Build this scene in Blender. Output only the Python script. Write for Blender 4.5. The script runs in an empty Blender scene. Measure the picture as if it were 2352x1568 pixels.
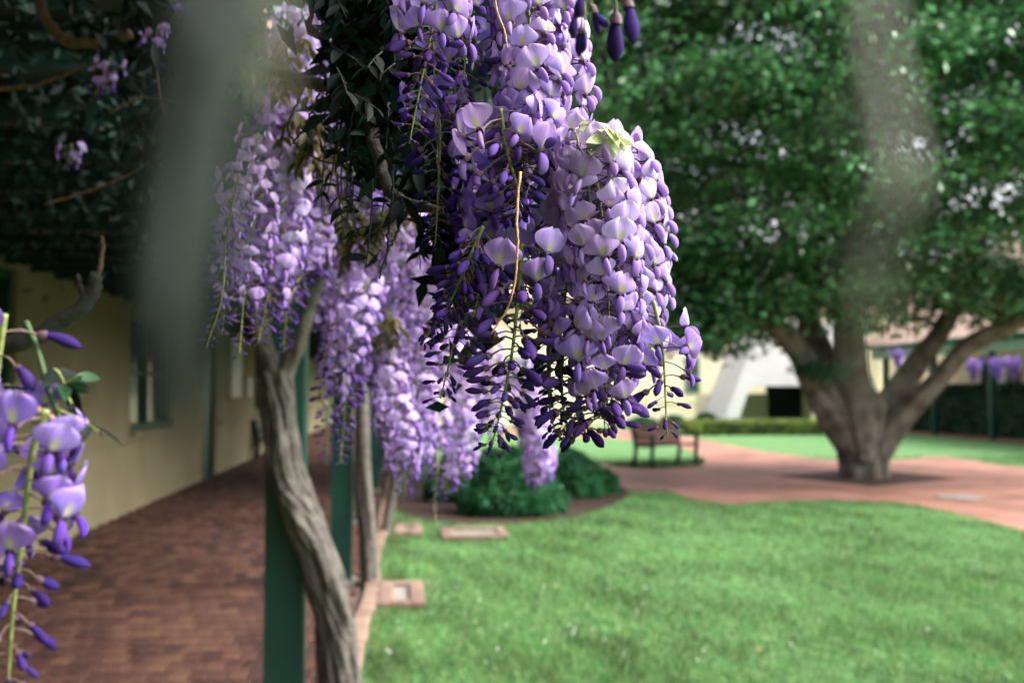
import bpy, bmesh, math, random
import numpy as np
from mathutils import Vector, Matrix

random.seed(7)
rng = np.random.default_rng(7)
R = math.radians
S = bpy.context.scene
COL = S.collection

# ------------------------------------------------------------------ camera
W, H, F = 2352.0, 1568.0, 2400.0
CAM = Vector((0.0, 0.0, 1.6))
YAW = math.atan(236 / F)
PITCH = math.atan(111 / F)
cam_d = bpy.data.cameras.new('camera')
cam = bpy.data.objects.new('camera', cam_d)
COL.objects.link(cam)
cam.location = CAM
cam.rotation_euler = (math.pi / 2 + PITCH, 0, -YAW)
cam_d.sensor_width = 36
cam_d.lens = 36 * F / W
cam_d.clip_start = 0.01
cam_d.clip_end = 2000
cam_d.dof.use_dof = True
cam_d.dof.focus_distance = 0.80
cam_d.dof.aperture_fstop = 6.8
S.camera = cam

# ------------------------------------------------------------------ world, sun, exposure
SUN_EL, SUN_AZ = R(44), R(99)           # azimuth clockwise from +Y: over the lawn, to the right
w = bpy.data.worlds.new('World')
S.world = w
w.use_nodes = True
nt = w.node_tree
bg = nt.nodes['Background']
sky = nt.nodes.new('ShaderNodeTexSky')
sky.sky_type = 'NISHITA'
sky.sun_disc = False
sky.sun_elevation = SUN_EL
sky.sun_rotation = SUN_AZ
sky.air_density = 1.0
sky.dust_density = 8.0
sky.ozone_density = 1.0
hsv = nt.nodes.new('ShaderNodeHueSaturation')      # thin overcast: paler, less blue
hsv.inputs['Saturation'].default_value = 0.35
nt.links.new(sky.outputs[0], hsv.inputs['Color'])
nt.links.new(hsv.outputs[0], bg.inputs[0])
bg.inputs[1].default_value = 0.15
sl = bpy.data.lights.new('sun', 'SUN')
sl.energy = 1.05
sl.angle = R(32)
sl.color = (1.0, 0.97, 0.93)
so = bpy.data.objects.new('sun', sl)
COL.objects.link(so)
sdir = Vector((math.sin(SUN_AZ) * math.cos(SUN_EL), math.cos(SUN_AZ) * math.cos(SUN_EL), math.sin(SUN_EL)))
so.rotation_euler = (-sdir).to_track_quat('-Z', 'Y').to_euler()
so.location = (10, 0, 20)
S.view_settings.view_transform = 'Standard'
S.view_settings.look = 'None'
S.view_settings.gamma = 1.0
S.view_settings.use_curve_mapping = False
S.view_settings.exposure = 1.88
S.render.engine = 'CYCLES'
S.cycles.use_denoising = True
S.cycles.max_bounces = 6
S.cycles.transparent_max_bounces = 4

# ------------------------------------------------------------------ pixel -> world helpers (layout measured in the photograph)
_rot = cam.rotation_euler.to_matrix()
RIGHT, UP, FWD = _rot @ Vector((1, 0, 0)), _rot @ Vector((0, 1, 0)), _rot @ Vector((0, 0, -1))
def ray(px, py): return FWD + RIGHT * ((px - W / 2) / F) + UP * ((H / 2 - py) / F)
def at(px, py, d): return CAM + ray(px, py) * d
def ground(px, py, z=0.0):
    r = ray(px, py); return CAM + r * ((z - CAM.z) / r.z)
def on_y(px, py, y):
    r = ray(px, py); return CAM + r * (y / r.y)
def on_x(px, py, x):
    r = ray(px, py); return CAM + r * (x / r.x)

# ------------------------------------------------------------------ materials
def mat(name, col, rough=0.7, var=0.25, scale=8.0, bump=0.0, bscale=40.0, col2=None, spec=0.3, transl=0.0, tcol=None, attr=None, objvar=0.0, detail=4):
    m = bpy.data.materials.new(name); m.use_nodes = True
    t = m.node_tree; n = t.nodes; l = t.links
    p = n['Principled BSDF']; out = n['Material Output']
    p.inputs['Roughness'].default_value = rough
    p.inputs['Specular IOR Level'].default_value = spec
    tc = n.new('ShaderNodeTexCoord')
    ns = n.new('ShaderNodeTexNoise'); ns.inputs['Scale'].default_value = scale; ns.inputs['Detail'].default_value = detail
    l.new(tc.outputs['Object'], ns.inputs['Vector'])
    c2 = col2 or tuple(max(0, c * (1 - var)) for c in col)
    c1 = col if col2 else tuple(min(1, c * (1 + var)) for c in col)
    mx = n.new('ShaderNodeMix'); mx.data_type = 'RGBA'
    mr = n.new('ShaderNodeMapRange'); mr.inputs['From Min'].default_value = 0.35; mr.inputs['From Max'].default_value = 0.65
    l.new(ns.outputs['Fac'], mr.inputs['Value']); l.new(mr.outputs[0], mx.inputs['Factor'])
    mx.inputs['A'].default_value = (*c2, 1); mx.inputs['B'].default_value = (*c1, 1)
    res = mx.outputs['Result']
    if attr or objvar:
        hs = n.new('ShaderNodeHueSaturation')
        if attr:
            a = n.new('ShaderNodeAttribute'); a.attribute_name = attr; src = a.outputs['Fac']
        else:
            a = n.new('ShaderNodeObjectInfo'); src = a.outputs['Random']
        k = objvar or 0.6
        mv = n.new('ShaderNodeMapRange'); mv.inputs['To Min'].default_value = 1 - k; mv.inputs['To Max'].default_value = 1 + k
        l.new(src, mv.inputs['Value']); l.new(mv.outputs[0], hs.inputs['Value']); l.new(res, hs.inputs['Color'])
        mh = n.new('ShaderNodeMapRange'); mh.inputs['To Min'].default_value = 0.485; mh.inputs['To Max'].default_value = 0.515
        l.new(src, mh.inputs['Value']); l.new(mh.outputs[0], hs.inputs['Hue'])
        res = hs.outputs['Color']
    l.new(res, p.inputs['Base Color'])
    if bump:
        nb = n.new('ShaderNodeTexNoise'); nb.inputs['Scale'].default_value = bscale; nb.inputs['Detail'].default_value = 5
        l.new(tc.outputs['Object'], nb.inputs['Vector'])
        b = n.new('ShaderNodeBump'); b.inputs['Strength'].default_value = bump; b.inputs['Distance'].default_value = 0.02
        l.new(nb.outputs['Fac'], b.inputs['Height']); l.new(b.outputs[0], p.inputs['Normal'])
    if transl:
        tr = n.new('ShaderNodeBsdfTranslucent'); ms = n.new('ShaderNodeMixShader'); ms.inputs[0].default_value = transl
        if tcol:
            tr.inputs[0].default_value = (*tcol, 1)
        else:
            l.new(res, tr.inputs[0])
        l.new(p.outputs[0], ms.inputs[1]); l.new(tr.outputs[0], ms.inputs[2]); l.new(ms.outputs[0], out.inputs[0])
    return m

def petal_mat(name, pale, deep, mark=None, rim=None):
    """petal colour: object colour red = how deep, by pigment and by painted shade, UV y = base to tip"""
    m = bpy.data.materials.new(name); m.use_nodes = True
    t = m.node_tree; n = t.nodes; l = t.links
    p = n['Principled BSDF']; out = n['Material Output']
    p.inputs['Roughness'].default_value = 0.8; p.inputs['Specular IOR Level'].default_value = 0.12
    oi = n.new('ShaderNodeObjectInfo'); sp = n.new('ShaderNodeSeparateColor'); l.new(oi.outputs['Color'], sp.inputs[0])
    mx = n.new('ShaderNodeMix'); mx.data_type = 'RGBA'; mx.inputs['A'].default_value = (*pale, 1); mx.inputs['B'].default_value = (*deep, 1)
    l.new(sp.outputs[0], mx.inputs['Factor'])
    res = mx.outputs['Result']
    uv = n.new('ShaderNodeUVMap'); sx = n.new('ShaderNodeSeparateXYZ'); l.new(uv.outputs[0], sx.inputs[0])
    if rim:
        m2 = n.new('ShaderNodeMix'); m2.data_type = 'RGBA'
        mr = n.new('ShaderNodeMapRange'); mr.inputs['From Min'].default_value = 0.75; mr.inputs['From Max'].default_value = 1.0; mr.inputs['To Max'].default_value = 0.5
        l.new(sx.outputs[1], mr.inputs['Value']); l.new(mr.outputs[0], m2.inputs['Factor'])
        l.new(res, m2.inputs['A']); m2.inputs['B'].default_value = (*rim, 1); res = m2.outputs['Result']
    # fine veins running from the claw
    wv = n.new('ShaderNodeTexNoise'); wv.inputs['Scale'].default_value = 1.0; wv.inputs['Detail'].default_value = 2
    mp = n.new('ShaderNodeMapping'); mp.inputs['Scale'].default_value = (26, 2.0, 1); l.new(uv.outputs[0], mp.inputs[0]); l.new(mp.outputs[0], wv.inputs['Vector'])
    hs = n.new('ShaderNodeHueSaturation'); mv = n.new('ShaderNodeMapRange'); mv.inputs['To Min'].default_value = 0.62; mv.inputs['To Max'].default_value = 1.38
    l.new(wv.outputs['Fac'], mv.inputs['Value']); l.new(mv.outputs[0], hs.inputs['Value']); l.new(res, hs.inputs['Color']); res = hs.outputs['Color']
    if mark:
        a = n.new('ShaderNodeMath'); a.operation = 'SUBTRACT'; l.new(sx.outputs[0], a.inputs[0]); a.inputs[1].default_value = 0.5
        b = n.new('ShaderNodeMath'); b.operation = 'ABSOLUTE'; l.new(a.outputs[0], b.inputs[0])
        c = n.new('ShaderNodeMapRange'); c.inputs['From Min'].default_value = 0.03; c.inputs['From Max'].default_value = 0.17; c.inputs['To Min'].default_value = 1; c.inputs['To Max'].default_value = 0
        l.new(b.outputs[0], c.inputs['Value'])
        d = n.new('ShaderNodeMapRange'); d.inputs['From Min'].default_value = 0.32; d.inputs['From Max'].default_value = 0.6; d.inputs['To Min'].default_value = 0.85; d.inputs['To Max'].default_value = 0
        l.new(sx.outputs[1], d.inputs['Value'])
        e = n.new('ShaderNodeMath'); e.operation = 'MULTIPLY'; l.new(c.outputs[0], e.inputs[0]); l.new(d.outputs[0], e.inputs[1])
        m3 = n.new('ShaderNodeMix'); m3.data_type = 'RGBA'; l.new(e.outputs[0], m3.inputs['Factor']); l.new(res, m3.inputs['A']); m3.inputs['B'].default_value = (*mark, 1)
        res = m3.outputs['Result']
    h2 = n.new('ShaderNodeHueSaturation'); v2 = n.new('ShaderNodeMapRange'); v2.inputs['To Min'].default_value = 0.78; v2.inputs['To Max'].default_value = 1.22
    l.new(oi.outputs['Random'], v2.inputs['Value']); l.new(v2.outputs[0], h2.inputs['Value']); l.new(res, h2.inputs['Color'])
    v3 = n.new('ShaderNodeMapRange'); v3.inputs['To Min'].default_value = 0.515; v3.inputs['To Max'].default_value = 0.488
    l.new(oi.outputs['Random'], v3.inputs['Value']); l.new(v3.outputs[0], h2.inputs['Hue']); res = h2.outputs['Color']
    l.new(res, p.inputs['Base Color'])
    tr = n.new('ShaderNodeBsdfTranslucent'); l.new(res, tr.inputs[0])
    ms = n.new('ShaderNodeMixShader'); ms.inputs[0].default_value = 0.32
    l.new(p.outputs[0], ms.inputs[1]); l.new(tr.outputs[0], ms.inputs[2]); l.new(ms.outputs[0], out.inputs[0])
    return m

M = {}
M['banner'] = petal_mat('banner_petal', (0.50, 0.375, 0.65), (0.185, 0.105, 0.45), mark=(0.40, 0.40, 0.13), rim=(0.58, 0.44, 0.68))
M['keel'] = petal_mat('keel_petal', (0.40, 0.26, 0.58), (0.085, 0.03, 0.30))
M['bud'] = petal_mat('bud_petal', (0.20, 0.10, 0.40), (0.028, 0.013, 0.115))  # deep end darkened to navy, shade painted into the left racemes' buds
M['whole'] = petal_mat('small_petal', (0.56, 0.42, 0.67), (0.22, 0.12, 0.50), rim=(0.58, 0.44, 0.70))
M['calyx'] = mat('calyx', (0.10, 0.055, 0.075), 0.7, 0.3, 300)
M['rachis'] = mat('rachis', (0.17, 0.20, 0.06), 0.6, 0.3, 200)
M['pedicel'] = mat('pedicel', (0.12, 0.085, 0.07), 0.7, 0.3, 200)
M['leaf_shaded'] = mat('shaded_wisteria_leaf', (0.006, 0.017, 0.0135), 0.6, 0.4, 6, spec=0.15, transl=0.15, attr='tone')  # the shade under the canopy is put into this leaf colour
M['leaf_new'] = mat('young_wisteria_leaf', (0.20, 0.22, 0.08), 0.5, 0.3, 30, transl=0.4, col2=(0.17, 0.115, 0.03), attr='tone')
M['leaf_pale'] = mat('pale_young_leaf', (0.36, 0.42, 0.18), 0.5, 0.2, 60, transl=0.35)
M['twig'] = mat('twig', (0.035, 0.032, 0.028), 0.8, 0.4, 60, bump=0.4, bscale=200)
M['twig_tan'] = mat('tan_twig', (0.42, 0.25, 0.12), 0.7, 0.3, 80, bump=0.3, bscale=300)
M['twig_brown'] = mat('brown_twig', (0.11, 0.062, 0.036), 0.8, 0.3, 80, bump=0.3, bscale=300)
M['vine_bark'] = mat('vine_bark', (0.135, 0.121, 0.108), 0.9, 0.4, 16, bump=1.0, bscale=70, col2=(0.07, 0.062, 0.056))
M['tree_bark'] = mat('tree_bark', (0.19, 0.174, 0.150), 0.95, 0.4, 3.5, bump=1.0, bscale=9, col2=(0.075, 0.062, 0.048))
M['tree_leaf'] = mat('tree_leaf', (0.072, 0.205, 0.076), 0.30, 0.35, 0.7, transl=0.22, attr='tone', objvar=0.85, spec=0.6)
M['shrub_leaf'] = mat('shrub_leaf', (0.024, 0.12, 0.042), 0.5, 0.4, 3, transl=0.25, attr='tone')
M['hedge_leaf'] = mat('hedge_leaf', (0.018, 0.07, 0.035), 0.5, 0.4, 1.5, transl=0.2, attr='tone')
M['hedge_lime'] = mat('lime_hedge_leaf', (0.15, 0.20, 0.035), 0.5, 0.4, 1.5, transl=0.2, attr='tone')
M['green_paint'] = mat('green_paint', (0.003, 0.042, 0.030), 0.5, 0.15, 3, bump=0.05, bscale=30, spec=0.4)
M['dark_green_paint'] = mat('dark_green_paint', (0.005, 0.022, 0.018), 0.5, 0.2, 3)
M['pale_green_paint'] = mat('pale_green_paint', (0.17, 0.30, 0.22), 0.5, 0.15, 3)
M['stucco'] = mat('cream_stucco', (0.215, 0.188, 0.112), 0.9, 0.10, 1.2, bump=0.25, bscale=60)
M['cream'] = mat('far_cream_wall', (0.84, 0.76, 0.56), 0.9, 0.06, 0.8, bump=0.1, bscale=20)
M['white'] = mat('white_paint', (0.66, 0.64, 0.645), 0.6, 0.05, 1.5)
M['glass'] = mat('dark_glass', (0.02, 0.03, 0.03), 0.12, 0.1, 1.0, spec=0.5)
M['far_glass'] = mat('grey_glass', (0.09, 0.11, 0.10), 0.2, 0.1, 1.0, spec=0.5)
M['dark'] = mat('dark_interior', (0.012, 0.02, 0.02), 0.8, 0.2, 1.0)
M['roof_tile'] = mat('pink_roof_tile', (0.52, 0.36, 0.29), 0.85, 0.2, 2.5, bump=0.3, bscale=15)
M['iron'] = mat('black_iron', (0.010, 0.030, 0.024), 0.5, 0.2, 20)
M['bench_wood'] = mat('bench_wood', (0.13, 0.06, 0.042), 0.6, 0.25, 12)
M['mulch'] = mat('bark_mulch', (0.042, 0.023, 0.016), 0.95, 0.5, 14, bump=0.9, bscale=35)
M['mortar'] = mat('mortar', (0.13, 0.095, 0.075), 0.95, 0.3, 6, bump=0.3, bscale=80)
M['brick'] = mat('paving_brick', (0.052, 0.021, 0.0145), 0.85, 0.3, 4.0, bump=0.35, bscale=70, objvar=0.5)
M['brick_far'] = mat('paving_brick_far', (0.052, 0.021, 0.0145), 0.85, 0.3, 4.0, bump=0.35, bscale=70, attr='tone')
M['kerb_brick'] = mat('kerb_brick', (0.19, 0.125, 0.097), 0.85, 0.25, 6.0, bump=0.5, bscale=60, objvar=0.25)
M['concrete'] = mat('concrete', (0.22, 0.21, 0.19), 0.9, 0.2, 8, bump=0.3, bscale=60)
M['grass'] = mat('grass_blade', (0.155, 0.245, 0.085), 0.6, 0.35, 7, transl=0.3, attr='tone', objvar=0.7, col2=(0.085, 0.205, 0.065))
M['lawn'] = mat('lawn_turf', (0.095, 0.205, 0.062), 0.9, 0.35, 5, bump=0.8, bscale=60, col2=(0.058, 0.15, 0.048))
M['clover'] = mat('clover_white', (0.7, 0.7, 0.62), 0.8, 0.1, 50)
M['dry_leaf'] = mat('dry_leaf', (0.40, 0.18, 0.05), 0.7, 0.2, 40)
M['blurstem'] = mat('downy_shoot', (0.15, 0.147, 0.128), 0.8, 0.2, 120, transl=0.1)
M['shade_shoot'] = mat('shaded_downy_shoot', (0.012, 0.018, 0.015), 0.8, 0.2, 120)  # darker copy of the downy shoot, shade put into its colour
M['green_shoot'] = mat('green_shoot', (0.04, 0.075, 0.025), 0.6, 0.2, 100)

def path_mat():
    m = mat('red_brick_path', (0.29, 0.135, 0.098), 0.8, 0.32, 0.8, bump=0.2, bscale=60)
    t = m.node_tree; n = t.nodes; l = t.links; p = n['Principled BSDF']
    src = p.inputs['Base Color'].links[0].from_socket
    b = n.new('ShaderNodeTexBrick'); b.inputs['Scale'].default_value = 5.0
    b.inputs['Mortar Size'].default_value = 0.03
    b.inputs['Color1'].default_value = (1.0, 1.0, 1.0, 1); b.inputs['Color2'].default_value = (0.72, 0.70, 0.70, 1); b.inputs['Mortar'].default_value = (0.75, 0.8, 0.8, 1)
    tc = n.new('ShaderNodeTexCoord'); l.new(tc.outputs['Object'], b.inputs['Vector'])
    mx = n.new('ShaderNodeMix'); mx.data_type = 'RGBA'; mx.blend_type = 'MULTIPLY'; mx.inputs['Factor'].default_value = 1
    l.new(src, mx.inputs['A']); l.new(b.outputs['Color'], mx.inputs['B']); l.new(mx.outputs['Result'], p.inputs['Base Color'])
    return m
M['path'] = path_mat()

# ------------------------------------------------------------------ object helpers
def thing(name, label, cat, loc=(0, 0, 0), group=None):
    o = bpy.data.objects.new(name, None); COL.objects.link(o); o.location = loc
    o.empty_display_size = 0.1
    o['label'] = label; o['category'] = cat
    if group: o['group'] = group
    return o
def tag(o, label=None, cat=None, group=None, kind=None):
    for k, v in (('label', label), ('category', cat), ('group', group), ('kind', kind)):
        if v: o[k] = v
    return o
def link(name, me, parent=None, loc=None, rot=None, scale=None, color=None):
    o = bpy.data.objects.new(name, me); COL.objects.link(o)
    if parent is not None: o.parent = parent
    if loc is not None: o.location = loc
    if rot is not None: o.rotation_euler = rot
    if scale is not None: o.scale = (scale,) * 3 if not hasattr(scale, '__len__') else scale
    if color is not None: o.color = color
    return o

class MB:
    """collects shapes for one mesh"""
    def __init__(self): self.v, self.f, self.m, self.uv = [], [], [], []
    def add(self, verts, faces, mi=0, uvs=None):
        b = len(self.v)
        self.v += [tuple(p) for p in verts]
        self.f += [tuple(i + b for i in f) for f in faces]
        self.m += [mi] * len(faces)
        self.uv += uvs if uvs else [(0.5, 0.5)] * len(verts)
    def box(self, a, b, mi=0):
        x0, y0, z0 = a; x1, y1, z1 = b
        v = [(x0, y0, z0), (x1, y0, z0), (x1, y1, z0), (x0, y1, z0), (x0, y0, z1), (x1, y0, z1), (x1, y1, z1), (x0, y1, z1)]
        self.add(v, [(0, 3, 2, 1), (4, 5, 6, 7), (0, 1, 5, 4), (1, 2, 6, 5), (2, 3, 7, 6), (3, 0, 4, 7)], mi)
    def obox(self, c, ax, ay, az, mi=0):
        c, ax, ay, az = map(Vector, (c, ax, ay, az))
        v = [c + ax * i + ay * j + az * k for k in (-1, 1) for i, j in ((-1, -1), (1, -1), (1, 1), (-1, 1))]
        self.add(v, [(0, 3, 2, 1), (4, 5, 6, 7), (0, 1, 5, 4), (1, 2, 6, 5), (2, 3, 7, 6), (3, 0, 4, 7)], mi)
    def tube(self, pts, rad, seg=8, mi=0, shape=None, cap=True, uvv=True):
        pts = [Vector(p) for p in pts]; n = len(pts)
        rad = rad if hasattr(rad, '__len__') else [rad] * n
        up = None; vs = []; us = []
        for i, p in enumerate(pts):
            t = (pts[min(i + 1, n - 1)] - pts[max(i - 1, 0)]).normalized()
            if up is None:
                up = t.orthogonal().normalized()
            up = (up - t * up.dot(t)); up = up.normalized() if up.length > 1e-6 else t.orthogonal().normalized()
            s = t.cross(up)
            for k in range(seg):
                a = 2 * math.pi * k / seg
                r = rad[i] * (shape(a, i / (n - 1)) if shape else 1)
                vs.append(p + (up * math.cos(a) + s * math.sin(a)) * r)
                us.append((k / seg, i / (n - 1)))
        fs = [(i * seg + k, i * seg + (k + 1) % seg, (i + 1) * seg + (k + 1) % seg, (i + 1) * seg + k) for i in range(n - 1) for k in range(seg)]
        if cap:
            fs.append(tuple(range(seg))[::-1]); fs.append(tuple((n - 1) * seg + k for k in range(seg)))
        self.add(vs, fs, mi, us)
    def mesh(self, name, mats, smooth=True):
        me = bpy.data.meshes.new(name)
        me.from_pydata(self.v, [], self.f)
        for m in (mats if isinstance(mats, (list, tuple)) else [mats]): me.materials.append(m)
        me.polygons.foreach_set('material_index', self.m)
        me.polygons.foreach_set('use_smooth', [smooth] * len(self.f))
        u = me.uv_layers.new(name='UVMap')
        li = np.empty(len(me.loops), dtype=np.int32); me.loops.foreach_get('vertex_index', li)
        u.data.foreach_set('uv', np.asarray(self.uv, dtype=np.float32)[li].ravel())
        me.update()
        return me
    def obj(self, name, mats, parent=None, smooth=False, loc=None):
        return link(name, self.mesh(name, mats, smooth), parent, loc)

def spline(pts, n):
    """Catmull-Rom through points (any dimension)"""
    p = [np.asarray(q, dtype=float) for q in pts]
    p = [2 * p[0] - p[1]] + p + [2 * p[-1] - p[-2]]
    out = []; m = len(p) - 3
    for i in range(n):
        t = i / (n - 1) * m; k = min(int(t), m - 1); t -= k
        a, b, c, d = p[k:k + 4]
        out.append(0.5 * ((2 * b) + (c - a) * t + (2 * a - 5 * b + 4 * c - d) * t * t + (3 * b - a - 3 * c + d) * t ** 3))
    return out

def bulk(name, verts, nper, mat_, parent=None, tone=None, quad=True, loc=None):
    """verts (N,nper,3) -> one mesh of N separate faces"""
    N = len(verts)
    me = bpy.data.meshes.new(name)
    v = np.asarray(verts, dtype=np.float32).reshape(-1, 3)
    me.vertices.add(len(v)); me.vertices.foreach_set('co', v.ravel())
    me.loops.add(N * nper); me.loops.foreach_set('vertex_index', np.arange(N * nper, dtype=np.int32))
    me.polygons.add(N); me.polygons.foreach_set('loop_start', np.arange(0, N * nper, nper, dtype=np.int32))
    me.materials.append(mat_)
    me.update(calc_edges=True)
    if tone is not None:
        a = me.attributes.new('tone', 'FLOAT', 'POINT')
        a.data.foreach_set('value', np.repeat(np.asarray(tone, dtype=np.float32), nper))
    return link(name, me, parent, loc)

def leaf_verts(c, L, Wd, flat=0.3, droop=0.0, bz=1.0):
    """leaf rhombs at centres c, random directions"""
    N = len(c)
    a = rng.normal(size=(N, 3)); a[:, 2] = a[:, 2] * flat - droop; a /= np.linalg.norm(a, axis=1)[:, None]
    b = rng.normal(size=(N, 3)); b[:, 2] *= bz; b -= a * (a * b).sum(1)[:, None]; b /= np.linalg.norm(b, axis=1)[:, None]
    nrm = np.cross(a, b)
    s = rng.uniform(0.7, 1.3, N)[:, None]
    L = L * s; Wd = Wd * s
    base = c - a * L / 2; tip = c + a * L / 2 - nrm * L * 0.1
    mid = c + nrm * L * 0.05
    return np.stack([base, mid + b * Wd / 2, tip, mid - b * Wd / 2], axis=1)

def foliage(name, c, L, Wd, m, parent=None, flat=0.4, droop=0.0, bz=1.0):
    o = bulk(name, leaf_verts(c, L, Wd, flat, droop, bz), 4, m, parent, rng.random(len(c)))
    return o

def hash_noise(seed):
    r = random.Random(seed); ph = [r.uniform(0, 6.28) for _ in range(6)]
    return lambda a, s: (math.sin(2 * a + ph[0] + 9 * s) * 0.35 + math.sin(3 * a + ph[1] - 13 * s) * 0.3 + math.sin(5 * a + ph[2] + 21 * s) * 0.22 + math.sin(8 * a + ph[3] - 30 * s) * 0.14 + math.sin(40 * s + ph[4]) * 0.12)

# =========================================================================================== GROUND
def sheet(name, pts, z, m, kind='structure'):
    bm = bmesh.new()
    vs = [bm.verts.new((p[0], p[1], 0)) for p in pts]
    f = bm.faces.new(vs)
    bmesh.ops.triangulate(bm, faces=[f])
    bmesh.ops.recalc_face_normals(bm, faces=bm.faces)
    me = bpy.data.meshes.new(name); bm.to_mesh(me); bm.free()
    if me.polygons[0].normal.z < 0: me.flip_normals()
    me.materials.append(m)
    o = link(name, me, loc=(0, 0, z))
    tag(o, kind=kind)
    return o
def smooth_poly(px, n=None):
    g = [ground(*p) for p in px]
    return g

lawn = sheet('lawn', [(-500, -500), (500, -500), (500, 500), (-500, 500)], 0.0, M['lawn'])
# near edge of the red path (left to right), then the far edge back again
near_edge = spline([(1385, 1085), (1425, 1118), (1475, 1128), (1535, 1128), (1600, 1148), (1690, 1158), (1800, 1151), (1950, 1150), (2080, 1157), (2200, 1180), (2352, 1222), (2700, 1330)], 60)
far_edge = spline([(2700, 1090), (2352, 1072), (2290, 1067), (2230, 1056), (2150, 1048), (2050, 1056), (1930, 1056), (1840, 1048), (1740, 1034), (1650, 1016), (1560, 1000), (1450, 988), (1290, 984), (1150, 984)], 60)
inner = spline([(1150, 1000), (1300, 1004), (1440, 1010), (1540, 1022), (1608, 1046), (1616, 1066), (1560, 1074), (1480, 1076), (1420, 1072), (1370, 1062)], 40)
path_poly = [ground(*p) for p in near_edge] + [ground(*p) for p in far_edge] + [ground(*p) for p in inner]
path = sheet('path', path_poly, 0.004, M['path'])
bed_px = spline([(905, 1172), (960, 1192), (1080, 1202), (1230, 1200), (1350, 1180), (1440, 1142), (1430, 1118), (1380, 1098), (1250, 1080), (1060, 1080), (940, 1105), (905, 1172)], 48)
bed_poly = [ground(*p) for p in bed_px[:-1]]
tag(sheet('shrub_bed', bed_poly, 0.008, M['mulch']))
tc_ = ground(1985, 1094)
tree_bed_poly = [ground(1780, 1092), ground(2000, 1117), ground(2200, 1099), ground(1985, 1076)]
tag(sheet('tree_bed', tree_bed_poly, 0.008, M['mulch']))
tag(sheet('arcade_floor', [(18.0, 18), (21.5, 18), (21.5, 42), (18.0, 42)], 0.012, M['path']))
# covered brick walk on the left
tag(sheet('walkway_bed', [(-3.6, -18), (-0.36, -18), (-0.36, 46), (-3.6, 46)], 0.006, M['mortar']))
walk = link('brick_walkway', bpy.data.meshes.new('brick_walkway')); walk.location = (0, 0, 0.006); tag(walk, kind='structure')
BX, BY = 0.099, 0.200
b = MB()
def brick_shape(mb, lx, ly, h, ch=0.006):
    x, y = lx / 2, ly / 2
    v = [(-x, -y, 0), (x, -y, 0), (x, y, 0), (-x, y, 0), (-x, -y, h - ch), (x, -y, h - ch), (x, y, h - ch), (-x, y, h - ch),
         (-x + ch, -y + ch, h), (x - ch, -y + ch, h), (x - ch, y - ch, h), (-x + ch, y - ch, h)]
    f = [(0, 1, 5, 4), (1, 2, 6, 5), (2, 3, 7, 6), (3, 0, 4, 7), (4, 5, 9, 8), (5, 6, 10, 9), (6, 7, 11, 10), (7, 4, 8, 11), (8, 9, 10, 11)]
    mb.add(v, f)
brick_shape(b, BX, BY, 0.02)
brick_me = b.mesh('brick', M['brick'], False)
spots = []
row = 0; y = -4.9
while y < 46:
    x = -3.545 + (0.054 if row % 2 else 0)
    while x < -0.41:
        spots.append((x, y)); x += 0.1085
    y += 0.210; row += 1
near = sorted([s for s in spots if s[1] > 5.4 and s[0] > -3.0 - 0], key=lambda s: s[1])[:300]
ns = set(near)
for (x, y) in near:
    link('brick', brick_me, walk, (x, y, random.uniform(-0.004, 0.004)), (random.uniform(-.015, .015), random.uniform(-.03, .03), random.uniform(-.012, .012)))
rest = [s for s in spots if s not in ns]
c = np.array([(x, y) for x, y in rest]); zz = rng.uniform(-0.003, 0.003, len(c)) + 0.02
def q(dx0, dy0, dz0, dx1, dy1, dz1, dx2, dy2, dz2, dx3, dy3, dz3):
    o = np.zeros((len(c), 4, 3))
    for k, (dx, dy, dz) in enumerate(((dx0, dy0, dz0), (dx1, dy1, dz1), (dx2, dy2, dz2), (dx3, dy3, dz3))):
        o[:, k, 0] = c[:, 0] + dx; o[:, k, 1] = c[:, 1] + dy; o[:, k, 2] = zz + dz
    return o
X, Y = BX / 2, BY / 2
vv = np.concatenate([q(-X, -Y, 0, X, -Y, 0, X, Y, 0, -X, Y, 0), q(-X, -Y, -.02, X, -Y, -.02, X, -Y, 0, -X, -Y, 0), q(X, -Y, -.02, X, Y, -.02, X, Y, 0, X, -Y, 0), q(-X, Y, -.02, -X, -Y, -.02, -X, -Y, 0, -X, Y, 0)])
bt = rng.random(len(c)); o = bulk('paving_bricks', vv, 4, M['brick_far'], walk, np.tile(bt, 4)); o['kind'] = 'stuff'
# pale brick kerb along the lawn
kerb = link('brick_kerb', bpy.data.meshes.new('brick_kerb')); tag(kerb, kind='structure')
b = MB(); brick_shape(b, 0.115, 0.205, 0.05, 0.01); kb_me = b.mesh('brick', M['kerb_brick'], False)
y = 2.0; k = 0
while y < 30:
    wob = 0.02 * math.sin(y * 1.7) + random.uniform(-0.008, 0.008)
    link('brick', kb_me, kerb, (-0.305 + wob, y, 0.008 + random.uniform(-.006, .006)), (random.uniform(-.02, .02), random.uniform(-.03, .03), random.uniform(-.04, .04)))
    y += 0.216; k += 1

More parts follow.
